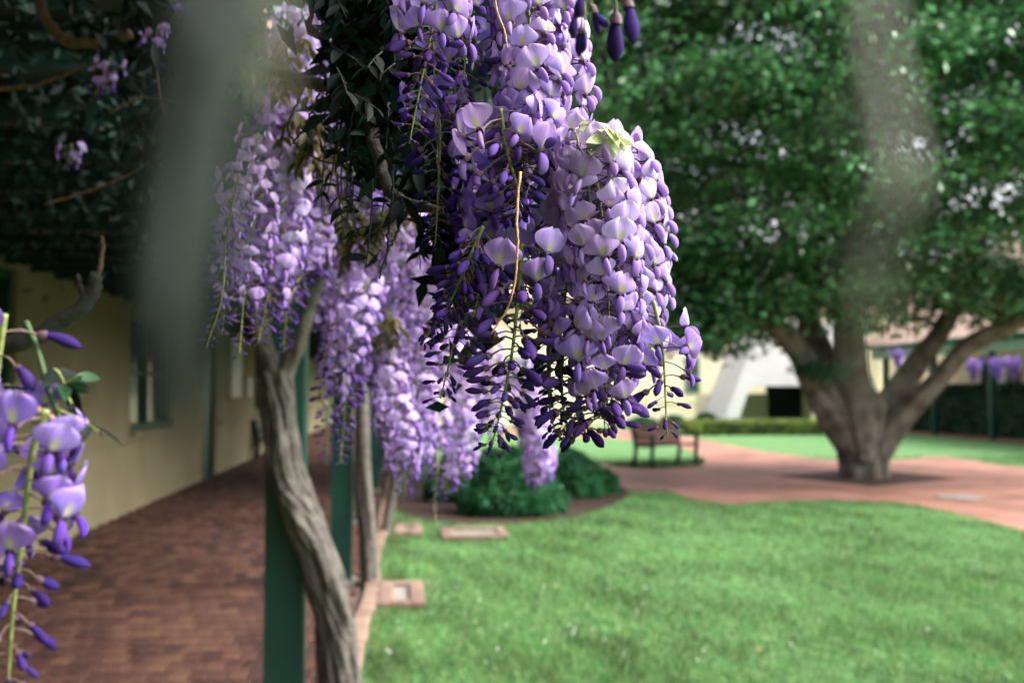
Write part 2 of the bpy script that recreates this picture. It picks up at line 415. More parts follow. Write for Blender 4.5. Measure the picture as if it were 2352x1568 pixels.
# grass blades on the near lawn
def inside(poly, x, y):
    res = np.zeros(len(x), bool); n = len(poly); j = n - 1
    for i in range(n):
        xi, yi = poly[i][0], poly[i][1]; xj, yj = poly[j][0], poly[j][1]
        cnd = ((yi > y) != (yj > y)) & (x < (xj - xi) * (y - yi) / (yj - yi + 1e-12) + xi)
        res ^= cnd; j = i
    return res
N = 260000
gy = 4.6 * (24 / 4.6) ** (rng.random(N) ** 1.15)
gx = rng.uniform(-0.24, 1, N); gx = np.where(gx < 0, gx, gx * (gy * 0.66 + 0.6))
keep = ~(inside(path_poly, gx, gy) | inside(bed_poly, gx, gy))
gx, gy = gx[keep], gy[keep]; N = len(gx)
ang = rng.uniform(0, 6.283, N); hh = rng.uniform(0.025, 0.065, N) * (0.8 + 0.3 * np.sin(gx * 2.1 + gy) * np.sin(gy * 1.3)); ww = rng.uniform(0.0025, 0.0045, N) * (0.6 + gy / 9)
lean = rng.normal(0, 0.02, (N, 2))
g = np.zeros((N, 3, 3))
g[:, 0, 0] = gx - np.cos(ang) * ww; g[:, 0, 1] = gy - np.sin(ang) * ww
g[:, 1, 0] = gx + np.cos(ang) * ww; g[:, 1, 1] = gy + np.sin(ang) * ww
g[:, 2, 0] = gx + lean[:, 0]; g[:, 2, 1] = gy + lean[:, 1]; g[:, 2, 2] = hh
patch = np.zeros(N)
for k in range(9):
    fx, fy = rng.normal(0, 9, 2); patch += np.sin(gx * fx + gy * fy * .45 + rng.uniform(0, 6.3) + 1.5 * np.sin(gx * 1.7 + k) + np.sin(gy * 1.1 + k * 2))
patch = 0.5 + patch / 7
tag(bulk('grass', g, 3, M['grass'], None, np.clip(patch * 0.42 + rng.random(N) * 0.58, 0, 1)), kind='stuff')

# =========================================================================================== LEFT BUILDING
WX = -3.6
bld = thing('cream_building', 'cream stucco building with green windows along the covered brick walk', 'building', (WX, 18, 0))
def rel(o): return Vector((WX, 18, 0))
def lpart(mb, name, m, parent=bld, off=(WX, 18, 0), smooth=False):
    me = mb.mesh(name, m, smooth)
    o = link(name, me, parent, (-off[0], -off[1], -off[2]))
    return o
OPEN = [(3.0, 4.8, 1.05, 2.65), (8.2, 10.0, 1.05, 2.7), (14.0, 16.4, 1.05, 2.62), (18.75, 20.1, 0.0, 2.6), (25.0, 26.8, 1.05, 2.6), (31.0, 32.8, 1.05, 2.6), (37, 38.2, 0.0, 2.6)]
b = MB(); y = -18.0
for (y0, y1, z0, z1) in OPEN:
    b.box((WX - .35, y, 0), (WX, y0, 3.9))
    if z0 > 0: b.box((WX - .35, y0, 0), (WX, y1, z0))
    b.box((WX - .35, y0, z1), (WX, y1, 3.9))
    y = y1
b.box((WX - .35, y, 0), (WX, 46, 3.9))
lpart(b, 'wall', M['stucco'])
b = MB()
segs = [(-6, 18.6), (20.25, 36.85), (38.35, 46)]
for s0, s1 in segs: b.box((WX + .002, s0, 0.93), (WX + .045, s1, 1.0))
lpart(b, 'trim_band', M['stucco'])
b = MB(); b.box((WX + .002, -6, 3.12), (WX + .10, 46, 3.30)); b.box((WX + .002, -6, 3.32), (WX + .05, 46, 3.42)); lpart(b, 'eave_board', M['bench_wood'])
for (y0, y1, z0, z1) in OPEN:
    door = z0 == 0
    fr = MB(); t = 0.09
    fx0, fx1 = WX - .16, WX - .05
    fr.box((fx0, y0, z0), (fx1, y0 + t, z1)); fr.box((fx0, y1 - t, z0), (fx1, y1, z1)); fr.box((fx0, y0 + t, z1 - t), (fx1, y1 - t, z1))
    if not door:
        fr.box((fx0, y0 + t, z0), (fx1, y1 - t, z0 + t))
        ym = (y0 + y1) / 2; fr.box((fx0, ym - .03, z0 + t), (fx1 - .02, ym + .03, z1 - t)); zm = (z0 + z1) / 2; fr.box((fx0 + .01, y0 + t, zm - .025), (fx1 - .03, ym - .03, zm + .025)); fr.box((fx0 + .01, ym + .03, zm - .025), (fx1 - .03, y1 - t, zm + .025))
    f = lpart(fr, 'door_frame' if door else 'window', M['green_paint'])
    pn = MB()
    if door:
        pn.box((WX - .14, y0 + t, 0.02), (WX - .10, y1 - t, z1 - t))
        for za, zb in ((.2, .95), (1.1, 2.3)):
            pn.box((WX - .097, y0 + t + .15, za), (WX - .085, y1 - t - .15, zb))
        o = link('door', pn.mesh('door', M['green_paint'], False), f)
        h = MB(); h.tube([(WX - .09, y0 + .25, 1.02), (WX - .03, y0 + .25, 1.02), (WX - .03, y0 + .36, 1.02)], 0.012, 8); link('door_handle', h.mesh('door_handle', M['iron']), f)
    else:
        pn.box((WX - .15, y0 + t, z0 + t), (WX - .13, y1 - t, z1 - t)); link('pane', pn.mesh('pane', M['glass'], False), f)
        s = MB(); s.box((WX - .05, y0 - .06, z0 - .045), (WX + .09, y1 + .06, z0 + .003)); link('sill', s.mesh('sill', M['stucco'], False), f)
# roof with deep overhang over the walk
b = MB()
b.add([(-0.75, -18, 2.98), (-0.75, 46, 2.98), (WX + .0, 46, 3.62), (WX, -18, 3.62), (-0.75, -18, 3.06), (-0.75, 46, 3.06), (WX, 46, 3.70), (WX, -18, 3.70)], [(0, 1, 2, 3), (7, 6, 5, 4), (0, 4, 5, 1), (1, 5, 6, 2), (3, 7, 4, 0), (2, 6, 7, 3)])
lpart(b, 'porch_ceiling', M['dark_green_paint'])
b = MB()
b.add([(-0.6, -18, 3.09), (-0.6, 46, 3.09), (-9, 46, 5.6), (-9, -18, 5.6), (-0.6, -18, 3.2), (-0.6, 46, 3.2), (-9, 46, 5.7), (-9, -18, 5.7)], [(0, 1, 2, 3), (7, 6, 5, 4), (0, 4, 5, 1), (1, 5, 6, 2), (3, 7, 4, 0), (2, 6, 7, 3)])
lpart(b, 'roof', M['roof_tile'])

# white panel on the wall beyond the door, small box beside it
b = MB(); b.box((WX + .005, 21.3, 1.45), (WX + .09, 22.5, 2.6)); pr = MB(); pr.box((WX + .09, 21.36, 1.51), (WX + .094, 22.44, 2.54))
t = thing('white_panel', 'tall bright white panel on the cream wall just past the green door', 'notice board', (WX, 21.9, 1.45))
link('frame', b.mesh('frame', M['white'], False), t, (-WX, -21.9, -1.45)); link('panel', pr.mesh('panel', M['white'], False), t, (-WX, -21.9, -1.45))
b = MB(); b.box((WX + .005, 22.9, 1.45), (WX + .16, 23.4, 1.85)); b.box((WX + .16, 22.95, 1.5), (WX + .175, 23.35, 1.8))
o = b.obj('wall_box', M['white']); tag(o, 'small white box fixed to the wall right of the tall white panel', 'wall box')

def make_bench(name, label, loc, rz, L=1.5, wood='bench_wood', group=None):
    t = thing(name, label, 'bench', loc, group); t.rotation_euler = (0, 0, rz)
    for k in range(4):
        s = MB(); s.box((-L / 2 + .02, -.02 + k * .11, .43), (L / 2 - .02, .07 + k * .11, .462)); s.obj('seat_slat', M[wood], t)
    for k in range(4):
        s = MB(); z = .50 + k * .115; yb = .44 + (z - .45) * .22
        s.obox((0, yb - .025, z), (L / 2 - .02, 0, 0), (0, .012, -.003), (0, .012, .052)); s.obj('back_slat', M[wood], t)
    for sx in (-1, 1):
        x = sx * (L / 2 - .03)
        e = MB()
        fr = spline([(x, -.04, 0), (x, -.01, .22), (x, -.03, .42), (x, -.03, .64)], 12); e.tube(fr, .044, 8)
        bk = spline([(x, .52, 0), (x, .45, .2), (x, .44, .43), (x, .55, .90)], 14); e.tube(bk, .044, 8)
        e.tube([(x, -.04, .42), (x, .46, .42)], .018, 8)
        e.obj('end_frame', M['iron'], t, True)
        a = MB(); a.tube(spline([(x, -.08, .62), (x, -.02, .66), (x, .2, .65), (x, .49, .66)], 12), .024, 8); a.obj('armrest', M['iron'], t, True)
    return t
make_bench('porch_bench', 'dark bench set against the cream wall under the covered walk', (WX + .62, 25.2, 0.02), R(90), 1.6, 'iron')

# =========================================================================================== LEFT PERGOLA
perg = thing('pergola', 'dark green timber pergola with square posts along the brick walk', 'pergola', (-0.545, 4.7, 0))
off = (-0.545, 4.7, 0)
PS = 3.93
post = MB(); post.box((-.083, -.083, 0.06), (.083, .083, 2.36)); 
for sx in (-1, 1):
    post.box((sx * .083 - .004, -.03, 0.3), (sx * .083 + .004, .03, 2.2))
post_me = post.mesh('post', M['green_paint'], False)
foot = MB(); foot.box((-.11, -.11, 0.02), (.11, .11, .06)); foot_me = foot.mesh('post_base', M['concrete'], False)
for k in range(-5, 11):
    y = 4.7 + k * PS + .083
    p = link('post', post_me, perg, (0, y - 4.7, 0))
    link('post_base', foot_me, p)
b = MB(); b.box((-.62, -16, 2.36), (-.47, 46, 2.54)); lpart(b, 'beam', M['dark_green_paint'], perg, off)
b = MB(); b.box((-2.1, -16, 2.60), (-1.98, 46, 2.72)); lpart(b, 'beam', M['dark_green_paint'], perg, off)
rm = MB(); rm.box((-1.75, -.035, 2.545), (.42, .035, 2.60)); rm.box((-3.04, -.035, 2.725), (-.2, .035, 2.84)); raf_me = rm.mesh('rafter', M['dark_green_paint'], False)
y = -15.0
while y < 45:
    link('rafter', raf_me, perg, (0, y - 4.7, 0)); y += 0.65

# =========================================================================================== FAR BUILDING (across the lawn)
FY = 47.0
fb = thing('far_building', 'pale cream building closing the far end of the courtyard', 'building', (8, FY, 0))
offb = (8, FY, 0)
def fwin(x0p, x1p, yt, yb):
    a = on_y(x0p, yt, FY); c = on_y(x1p, yb, FY)
    return (a.x, c.x, c.z, a.z)
WN = [fwin(724, 738, 850, 985), fwin(745, 757, 850, 985), fwin(1140, 1252, 820, 910), fwin(1572, 1608, 820, 905), (-11, -9, 1.2, 3.2), (1.0, 2.4, 1.3, 3.1)]
WN = sorted([(max(a, -14), c, max(0.0, d), e) for a, c, d, e in WN])
b = MB(); x = -14.0; ZT = 5.7
for (x0, x1, z0, z1) in WN:
    b.box((x, FY, 0), (x0, FY + .35, ZT))
    if z0 > 0.01: b.box((x0, FY, 0), (x1, FY + .35, z0))
    b.box((x0, FY, z1), (x1, FY + .35, ZT)); x = x1
b.box((x, FY, 0), (26, FY + .35, ZT))
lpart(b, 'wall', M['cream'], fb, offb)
for (x0, x1, z0, z1) in WN:
    fr = MB(); t = 0.10
    fr.box((x0, FY - .02, z0), (x0 + t, FY + .12, z1)); fr.box((x1 - t, FY - .02, z0), (x1, FY + .12, z1)); fr.box((x0 + t, FY - .02, z1 - t), (x1 - t, FY + .12, z1)); fr.box((x0 + t, FY - .02, z0), (x1 - t, FY + .12, z0 + t))
    zm = (z0 + z1) / 2; fr.box((x0 + t, FY, zm - .03), (x1 - t, FY + .1, zm + .03))
    f = lpart(fr, 'window', M['pale_green_paint'], fb, offb)
    pn = MB(); pn.box((x0 + t, FY + .08, z0 + t), (x1 - t, FY + .10, z1 - t)); link('pane', pn.mesh('pane', M['far_glass'], False), f)
b = MB(); b.box((-14, FY - .04, 1.0), (26, FY - .002, 1.12)); lpart(b, 'trim_band', M['cream'], fb, offb)
b = MB()
b.add([(-14.5, FY - .7, 5.62), (26.5, FY - .7, 5.62), (26.5, FY + 5, 7.3), (-14.5, FY + 5, 7.3), (-14.5, FY - .7, 5.77), (26.5, FY - .7, 5.77), (26.5, FY + 5, 7.45), (-14.5, FY + 5, 7.45)], [(3, 2, 1, 0), (4, 5, 6, 7), (0, 1, 5, 4), (1, 2, 6, 5), (2, 3, 7, 6), (3, 0, 4, 7)])
lpart(b, 'roof', M['roof_tile'], fb, offb)

# white angular entrance canopy in front of the far building
CY = 40.5
def cp(px, py): p = on_y(px, py, CY); return (p.x, p.z)
tip = cp(1658, 985); 
outer_l = [cp(1655, 986), cp(1740, 758), cp(1850, 728)]
inner_l = [cp(1850, 884), cp(1724, 886), cp(1688, 986)]
cx0 = outer_l[-1][0]
prof = outer_l + [(2 * cx0 - p[0], p[1]) for p in outer_l[-2::-1]] + [(2 * cx0 - p[0], p[1]) for p in inner_l[::-1]][:2] + inner_l[1:]
prof = [(x, max(z, 0)) for x, z in prof]
cano = thing('entrance_canopy', 'white angular entrance canopy standing on slanted legs behind the tree', 'canopy', (cx0, CY, 0))
bm = bmesh.new()
fv = [bm.verts.new((x - cx0, 0, z)) for x, z in prof]; f0 = bm.faces.new(fv)
ex = bmesh.ops.extrude_face_region(bm, geom=[f0])
bmesh.ops.translate(bm, vec=(0, 3.2, 0), verts=[v for v in ex['geom'] if isinstance(v, bmesh.types.BMVert)])
bmesh.ops.recalc_face_normals(bm, faces=bm.faces)
me = bpy.data.meshes.new('canopy_shell'); bm.to_mesh(me); bm.free(); me.materials.append(M['white'])
link('canopy_shell', me, cano)
dk = MB()
xa, xb = on_y(1762, 900, CY + 3.3).x, on_y(1842, 900, CY + 3.3).x
dk.box((xa - cx0, 3.3, 0), (xb - cx0, 3.5, 1.75 + .3)); dk.obj('door', M['dark'], cano)
b = MB(); xa2 = cp(1700, 0)[0]; b.box((xa2 - cx0 - 1, 3.25, 0), (xa - cx0, 3.55, 1.45)); b.obj('entrance_wall', M['cream'], cano); b = MB(); b.box((xb - cx0, 3.25, 0), (xb - cx0 + .4, 3.55, 2.0)); b.obj('column', M['cream'], cano)

# =========================================================================================== RIGHT ARCADE
rb = thing('arcade_building', 'building with pink tiled roof behind the far right green arcade', 'building', (21.5, 30, 0))
b = MB(); b.box((21.5, 12, 0), (21.8, 45.9, 3.6)); lpart(b, 'wall', M['cream'], rb, (21.5, 30, 0))
b = MB(); b.add([(20.6, 10, 3.45), (20.6, 46, 3.45), (26.0, 46, 7.9), (26.0, 10, 7.9), (20.6, 10, 3.6), (20.6, 46, 3.6), (26.0, 46, 8.05), (26.0, 10, 8.05)], [(0, 1, 2, 3), (7, 6, 5, 4), (0, 4, 5, 1), (1, 5, 6, 2), (3, 7, 4, 0), (2, 6, 7, 3)])
lpart(b, 'roof', M['roof_tile'], rb, (21.5, 30, 0))
for k in range(4):
    y = 20 + k * 5
    fr = MB(); fr.box((21.44, y, 1.0), (21.497, y + 1.4, 2.6)); f = lpart(fr, 'window', M['green_paint'], rb, (21.5, 30, 0))
    for s in (0, 1):
        pn = MB(); pn.box((21.43, y + .1 + s * .65, 1.1), (21.438, y + .65 + s * .65, 2.5)); link('pane', pn.mesh('pane', M['glass'], False), f)
rp = thing('far_pergola', 'pale green pergola with slim posts beyond the tree on the right', 'pergola', (18.5, 30, 0))
pm = MB(); pm.box((-.09, -.09, 0), (.09, .09, 2.82)); pme = pm.mesh('post', M['green_paint'], False)
for y in (16.6, 20.4, 24.2, 27.95, 31.7, 35.4, 39.2):
    link('post', pme, rp, (0, y - 30, 0)); link('post', pme, rp, (2.2, y - 30 + .6, 0))
b = MB(); b.box((18.38, 14, 2.82), (18.56, 40.2, 3.14)); lpart(b, 'beam', M['pale_green_paint'], rp, (18.5, 30, 0))
rm = MB(); rm.box((-.5, -.05, 3.145), (2.9, .05, 3.27)); rme = rm.mesh('rafter', M['pale_green_paint'], False)
y = 14.5
while y < 40: link('rafter', rme, rp, (0, y - 30, 0)); y += 0.9
b = MB(); b.add([(18.0, 14, 3.28), (18.0, 40.4, 3.28), (20.9, 40.4, 3.34), (20.9, 14, 3.34), (18.0, 14, 3.32), (18.0, 40.4, 3.32), (20.9, 40.4, 3.38), (20.9, 14, 3.38)], [(0, 1, 2, 3), (7, 6, 5, 4), (0, 4, 5, 1), (1, 5, 6, 2), (3, 7, 4, 0), (2, 6, 7, 3)]); lpart(b, 'roof_sheet', M['pale_green_paint'], rp, (18.5, 30, 0))

# =========================================================================================== HEDGES / SHRUBS
def hedge(name, label, x0, x1, y0, y1, h, m, n, L=.09, cat='hedge'):
    t = thing(name, label, cat, ((x0 + x1) / 2, (y0 + y1) / 2, 0))
    cx, cy = (x0 + x1) / 2, (y0 + y1) / 2; a, bb = (x1 - x0) / 2, (y1 - y0) / 2
    core = MB(); core.box((-a * .86, -bb * .86, 0), (a * .86, bb * .86, h * .86)); core.obj('branches', M['hedge_leaf'], t)
    u = rng.uniform(-1, 1, (n, 3)); k = rng.integers(0, 3, n)
    s = np.sign(rng.normal(size=n)) * rng.uniform(.88, 1.03, n)
    for ax in range(3):
        mk = k == ax; u[mk, ax] = s[mk] if ax < 2 else np.abs(s[mk])
    u[:, 2] = np.where(k == 2, u[:, 2], (u[:, 2] + 1) / 2)
    c = np.stack([u[:, 0] * a, u[:, 1] * bb, u[:, 2] * h], 1) + rng.normal(0, .035, (n, 3))
    foliage('leaves', c, L, L * .6, m, t, 1)
    return t
hedge('clipped_hedge', 'tall dark clipped hedge behind the posts of the far pergola', 19.6, 20.3, 22.5, 40, 1.72, M['hedge_leaf'], 30000, .13)
p0 = ground(1590, 1000); p1 = ground(1925, 998)
hedge('low_hedge', 'low yellow green hedge in front of the white canopy', p0.x, p1.x + 1, p0.y - .1, p0.y + 1.1, .5, M['hedge_lime'], 9000)
def shrub(label, cx, cy, rx, ry, h, m, n, L=.05, name='round_shrub', group=None, lump=7):
    t = thing(name, label, 'shrub', (cx, cy, 0), group)
    st = MB()
    for k in range(5):
        a = k * 1.26; st.tube([(0.03 * math.cos(a), .03 * math.sin(a), 0), (rx * .4 * math.cos(a), ry * .4 * math.sin(a), h * .45), (rx * .65 * math.cos(a), ry * .65 * math.sin(a), h * .75)], [.02, .014, .006], 6)
    st.obj('stems', M['twig'], t, True)
    d = rng.normal(size=(n, 3)); d /= np.linalg.norm(d, axis=1)[:, None]; d[:, 2] = np.abs(d[:, 2]) * 1.0 - .12
    ph = rng.uniform(0, 6.28, 3)
    lum = 1 + .07 * np.sin(d[:, 0] * lump + ph[0]) * np.sin(d[:, 1] * lump + ph[1]) + .05 * np.sin(d[:, 2] * lump * 1.5 + ph[2])
    r = rng.random(n) ** .18 * lum
    c = np.stack([d[:, 0] * rx * r, d[:, 1] * ry * r, np.maximum(.03, (d[:, 2] + .12) / 1.12 * h * r)], 1)
    foliage('foliage', c, L, L * .55, m, t, 1)
    return t
def sh_px(label, px, pybase, pytop, halfw, n, m='shrub_leaf', L=.055, **kw):
    g = ground(px, pybase); d = (g - CAM).dot(FWD); h = (pybase - pytop) / F * d * 1.02
    return shrub(label, g.x, g.y, halfw / F * d, halfw / F * d * .9, h, M[m], n, L, **kw)
sh_px('largest rounded green shrub, foremost in the mulch bed behind the hanging flowers', 1175, 1178, 1010, 125, 19000)
sh_px('smaller dark green shrub on the left side of the mulch bed', 1045, 1150, 1040, 75, 9000)
sh_px('rounded green shrub at the right rear of the mulch bed', 1312, 1140, 1022, 84, 11000)
sh_px('small low green shrub at the right end of the mulch bed by the path', 1388, 1132, 1068, 38, 5000)
for i, (px, yb, yt, hw, lab) in enumerate([(1545, 985, 950, 40, 'bushy plant low against the cream wall right of the bench'), (1622, 985, 945, 34, 'bushy plant beside the slanted leg of the white canopy'), (1475, 982, 952, 40, 'bushy plant against the cream wall above the bench'), (1735, 978, 955, 28, 'dark bushy plant under the white canopy'), (1900, 985, 955, 35, 'dark bushy plant at the right of the canopy behind the trunk')]):
    sh_px(lab, px, yb, yt, hw, 2200, 'hedge_leaf' if i > 2 else 'shrub_leaf', .12, name='bushy_plant')

# =========================================================================================== THE TREE
TD = (ground(1990, 1095) - CAM).dot(FWD)
tb = ground(1990, 1095)
tree = thing('courtyard_tree', 'broad spreading tree with fluted multi limbed trunk in a mulch square', 'tree', tb)
def tp(px, py, dd=0): return at(px, py, TD + dd)
def limb(name, pts, n=56, seg=44, k=0.17, seed=1):
    sp = spline([(*tp(a, b_, d), r / F * TD * (.94 if name == 'trunk' else .82)) for a, b_, d, r in pts], n)
    nz = hash_noise(seed)
    mb = MB(); mb.tube([s[:3] for s in sp], [s[3] for s in sp], seg, 0, lambda a, s: 1 + k * nz(a, s * .35) + k * .75 * (abs(math.sin(3.5 * a + 2.5 * s + seed)) ** .6 - .65) + k * .4 * (abs(math.sin(8 * a - 5 * s + seed * 2)) ** .5 - .7))
    o = mb.obj(name, M['tree_bark'], tree, True, -tb); return o
limb('trunk', [(1990, 1108, 0, 66), (1988, 1085, 0, 56), (1985, 1045, 0, 52), (1978, 990, 0, 58), (1970, 940, 0, 60), (1965, 900, 0, 40), (1962, 880, 0, 20)], 70, 84, .24, 3)
limb('limb', [(1975, 1060, -.1, 34), (1945, 1000, -.15, 46), (1905, 930, -.15, 48), (1862, 870, -.3, 34), (1835, 810, -.5, 30), (1780, 750, -.8, 26), (1715, 712, -1.2, 21), (1600, 640, -2, 14), (1500, 520, -2.5, 8)], seed=4)
limb('limb', [(1950, 960, .2, 46), (1910, 880, .3, 42), (1880, 800, .5, 36), (1850, 710, .9, 30), (1820, 600, 1.3, 22), (1780, 420, 1.6, 12), (1740, 200, 2, 6)], seed=5)
limb('limb', [(1985, 1060, -.25, 30), (1972, 960, -.25, 44), (1960, 860, -.2, 44), (1950, 760, -.4, 40), (1945, 640, -.5, 33), (1960, 480, -.6, 22), (1990, 250, -.6, 10)], seed=6)
limb('limb', [(1998, 1060, .05, 34), (2012, 1010, .1, 42), (2042, 930, .2, 40), (2100, 840, .3, 30), (2160, 760, .4, 24), (2200, 680, .6, 21), (2240, 560, .9, 18), (2290, 380, 1.2, 8)], seed=7)
limb('limb', [(2005, 1070, -.1, 30), (2025, 1020, -.15, 38), (2075, 955, -.2, 32), (2155, 870, -.4, 25), (2225, 795, -.6, 23), (2310, 752, -.9, 23), (2420, 690, -1.3, 21), (2560, 600, -2, 12)], seed=8)
def fixp(o): return o
# crown: leaf clumps through a wide irregular volume
CC = tb + Vector((0.0, 0, 0)); 
ncl = 860
cl = []
ctr = tp(1990, 150); 
while len(cl) < ncl:
    d = rng.normal(size=3); d /= np.linalg.norm(d); r = rng.random() ** .38
    p = np.array(ctr) + d * r * np.array([8.0, 5.0, 5.8])
    if p[2] < 2.95 + .55 * math.sin(p[0] * 1.7) + .3 * math.sin(p[1] * 2.1 + p[0]): continue
    cl.append(p)
cl = np.array(cl)
# low hanging sprays on the left of the crown
ex = [np.array(tp(px, py, dd)) for px, py, dd in ((1500, 640, -2), (1530, 690, -2), (1570, 720, -2), (1590, 785, -2), (1560, 775, -2.2), (1640, 690, -2), (1700, 670, -1.5), (1600, 660, -2), (1740, 700, -1.2), (1780, 650, -1), (1830, 660, -1), (1900, 680, -1), (1930, 640, -1), (2000, 620, -1), (2090, 640, -1), (1560, 700, -2), (1590, 745, -2), (1560, 770, -2), (1620, 720, -1.5), (1660, 700, -1.5), (1540, 650, -2), (1690, 690, -1), (1640, 740, -2), (1800, 690, -1), (1760, 680, -1), (2130, 680, .5), (2180, 640, .5), (1860, 690, 0), (2050, 650, 0), (2230, 660, -1), (2330, 690, -1))]
cl = np.concatenate([cl, np.array(ex), np.array(ex[:12]) + .2])
per = 270
cs = np.repeat(cl, per, 0) + rng.normal(0, 1, (len(cl) * per, 3)) * np.array([.42, .42, .13])
foliage('crown', cs - np.array(tb), .135, .09, M['tree_leaf'], tree, .35, .25, .55)
e = np.array(tp(1890, 850, -.8)); cs = e + rng.normal(0, 1, (900, 3)) * np.array([.22, .2, .08])
foliage('sprouting_foliage', cs - np.array(tb), .10, .05, M['shrub_leaf'], tree, .6)

# middle bench, utility cover
bl = ground(1452, 1084); br = ground(1612, 1066)
ang = math.atan2(br.y - bl.y, br.x - bl.x)
mid = (ground(1470, 1078) + ground(1600, 1064)) / 2
make_bench('park_bench', 'iron framed bench with brown slats facing the path by the lawn', (mid.x + .1, mid.y, 0.004), ang - .15, 1.5)
b = MB(); g = ground(2205, 1143); b.tube([(0, 0, .004), (0, 0, .018)], [.33, .32], 32); rim = MB(); rim.tube([(0, 0, .004), (0, 0, .012)], [.37, .37], 32)
t = thing('utility_cover', 'round pale concrete utility cover set in the red path', 'manhole cover', g); b.obj('lid', M['concrete'], t); rim.obj('rim', M['mortar'], t)

# brick edged drain boxes by the kerb
def drain(label, px0, px1, py0, py1, name='drain_box', inner='concrete'):
    a = ground(px0, py1); c = ground(px1, py1); d = ground(px0, py0)
    w_, dp = c.x - a.x, d.y - a.y; ox, oy = a.x, a.y
    t = thing(name, label, 'drain', (ox + w_ / 2, oy + dp / 2, 0))
    L = .2; n = max(1, int(dp / .215))
    for k in range(n):
        for s in (-1, 1):
            link('brick', kb_me, t, (s * (w_ / 2 - .055), -dp / 2 + (k + .5) * dp / n, .012), (0, 0, random.uniform(-.03, .03)))
    nx = max(1, int((w_ - .22) / .2))
    for k in range(nx):
        for s in (-1, 1):
            link('brick', kb_me, t, (-w_ / 2 + .11 + (k + .5) * (w_ - .22) / nx, s * (dp / 2 - .06), .012), (0, 0, R(90) + random.uniform(-.03, .03)), (1, min(1.2, (w_ - .22) / nx / .205), 1))
    g_ = MB(); g_.box((-w_ / 2 + .11, -dp / 2 + .1, .005), (w_ / 2 - .11, dp / 2 - .1, .03)); g_.obj('infill', M[inner], t)
    return t
drain('brick edged drain box jutting from the kerb by the second green post', 866, 975, 1350, 1402)
drain('long grey slab with brick ends lying in the lawn by the mulch bed', 1015, 1172, 1222, 1243)
drain('short brick edging stub at the kerb by the third vine trunk', 905, 970, 1213, 1234)

# =========================================================================================== WISTERIA VINES AT THE POSTS
def vine_tube(pts, n, seg, k, seed, twist=1.0):
    sp = spline([(*at(a, b_, d), r / F * d) for a, b_, d, r in pts], n)
    nz = hash_noise(seed); r2 = random.Random(seed)
    ph = r2.uniform(0, 6)
    def shp(a, s):
        ridge = abs(math.sin(2.5 * a + 6 * twist * s + ph + .8 * math.sin(9 * s + a)))
        r2_ = abs(math.sin(6.5 * a + 15 * twist * s + 1.7 * math.sin(17 * s + ph) + ph)) ** .5
        return 1 + k * nz(a, s * .8) + k * 1.1 * (ridge ** .6 - .6) + k * .55 * (r2_ - .7)
    mb = MB(); mb.tube([s[:3] for s in sp], [s[3] for s in sp], seg, 0, shp); return mb
CAN = {}
def vine(label, base, parts):
    g = Vector((base[0], base[1], 0)); t = thing('wisteria_vine', label, 'vine', g, None)
    for nm, pts, n, seg, k, seed, tw in parts:
        vine_tube(pts, n, seg, k, seed, tw).obj(nm, M['vine_bark'], t, True, -g)
    return t, g
v1, g1 = vine('thick twisted grey wisteria trunk leaning across the nearest green post', at(780, 1700, 4.6), [
    ('trunk', [(790, 1730, 4.62, 52), (778, 1568, 4.60, 44), (772, 1450, 4.58, 42), (752, 1350, 4.57, 43), (722, 1250, 4.56, 42), (688, 1170, 4.55, 40), (658, 1090, 4.54, 37), (645, 1000, 4.53, 34), (640, 920, 4.53, 33), (636, 850, 4.53, 33)], 240, 84, .26, 11, 1.2),
    ('branch', [(632, 900, 4.53, 22), (622, 840, 4.52, 25), (606, 790, 4.5, 21), (588, 720, 4.45, 19), (575, 640, 4.35, 17), (585, 560, 4.2, 14)], 60, 24, .16, 12, .6),
    ('branch', [(645, 900, 4.53, 20), (656, 850, 4.52, 20), (680, 800, 4.5, 18), (700, 740, 4.5, 18), (730, 660, 4.5, 16), (770, 590, 4.5, 13)], 60, 24, .16, 13, .6)])
v2, g2 = vine('pale upright wisteria trunk beside the second green post', at(852, 1375, 8.5), [
    ('trunk', [(855, 1378, 8.5, 27), (848, 1340, 8.5, 20), (846, 1240, 8.5, 18), (838, 1140, 8.5, 17), (833, 1040, 8.5, 16), (830, 940, 8.5, 17), (826, 840, 8.5, 15), (820, 740, 8.5, 13)], 90, 24, .2, 14, .8)])
v3, g3 = vine('slender leaning wisteria trunk at the third green post', at(886, 1232, 11.5), [
    ('trunk', [(884, 1236, 11.5, 15), (889, 1200, 11.5, 12), (900, 1140, 11.5, 11), (913, 1080, 11.5, 11), (918, 1000, 11.5, 10), (915, 900, 11.5, 9), (905, 800, 11.5, 8)], 60, 18, .16, 15, .8)])
# canopy foliage over the beams, one stretch on each vine
def canopy(v, g, y0, y1, n):
    xs = .25 - 2.4 * rng.random(n) ** 2.6
    c = np.stack([xs, rng.uniform(y0, y1, n), 2.62 + rng.normal(0, .14, n)], 1)
    lump = np.sin(c[:, 0] * 4 + c[:, 1] * 2.3) * .12 + np.sin(c[:, 1] * 5) * .08
    c[:, 2] += lump
    c[:, 2] -= np.where(c[:, 0] > -.8, rng.random(n) ** 2 * .35, 0)
    c = c[np.linalg.norm(c - np.array(CAM), axis=1) > 1.55]
    o = foliage('canopy_leaves', c - np.array(g), .06, .021, M['leaf_shaded'], v, .6, .5); o['kind'] = 'stuff'
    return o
canopy(v1, g1, -6, 6.8, 52000); canopy(v2, g2, 6.8, 10.6, 12000); canopy(v3, g3, 10.6, 30, 22000)
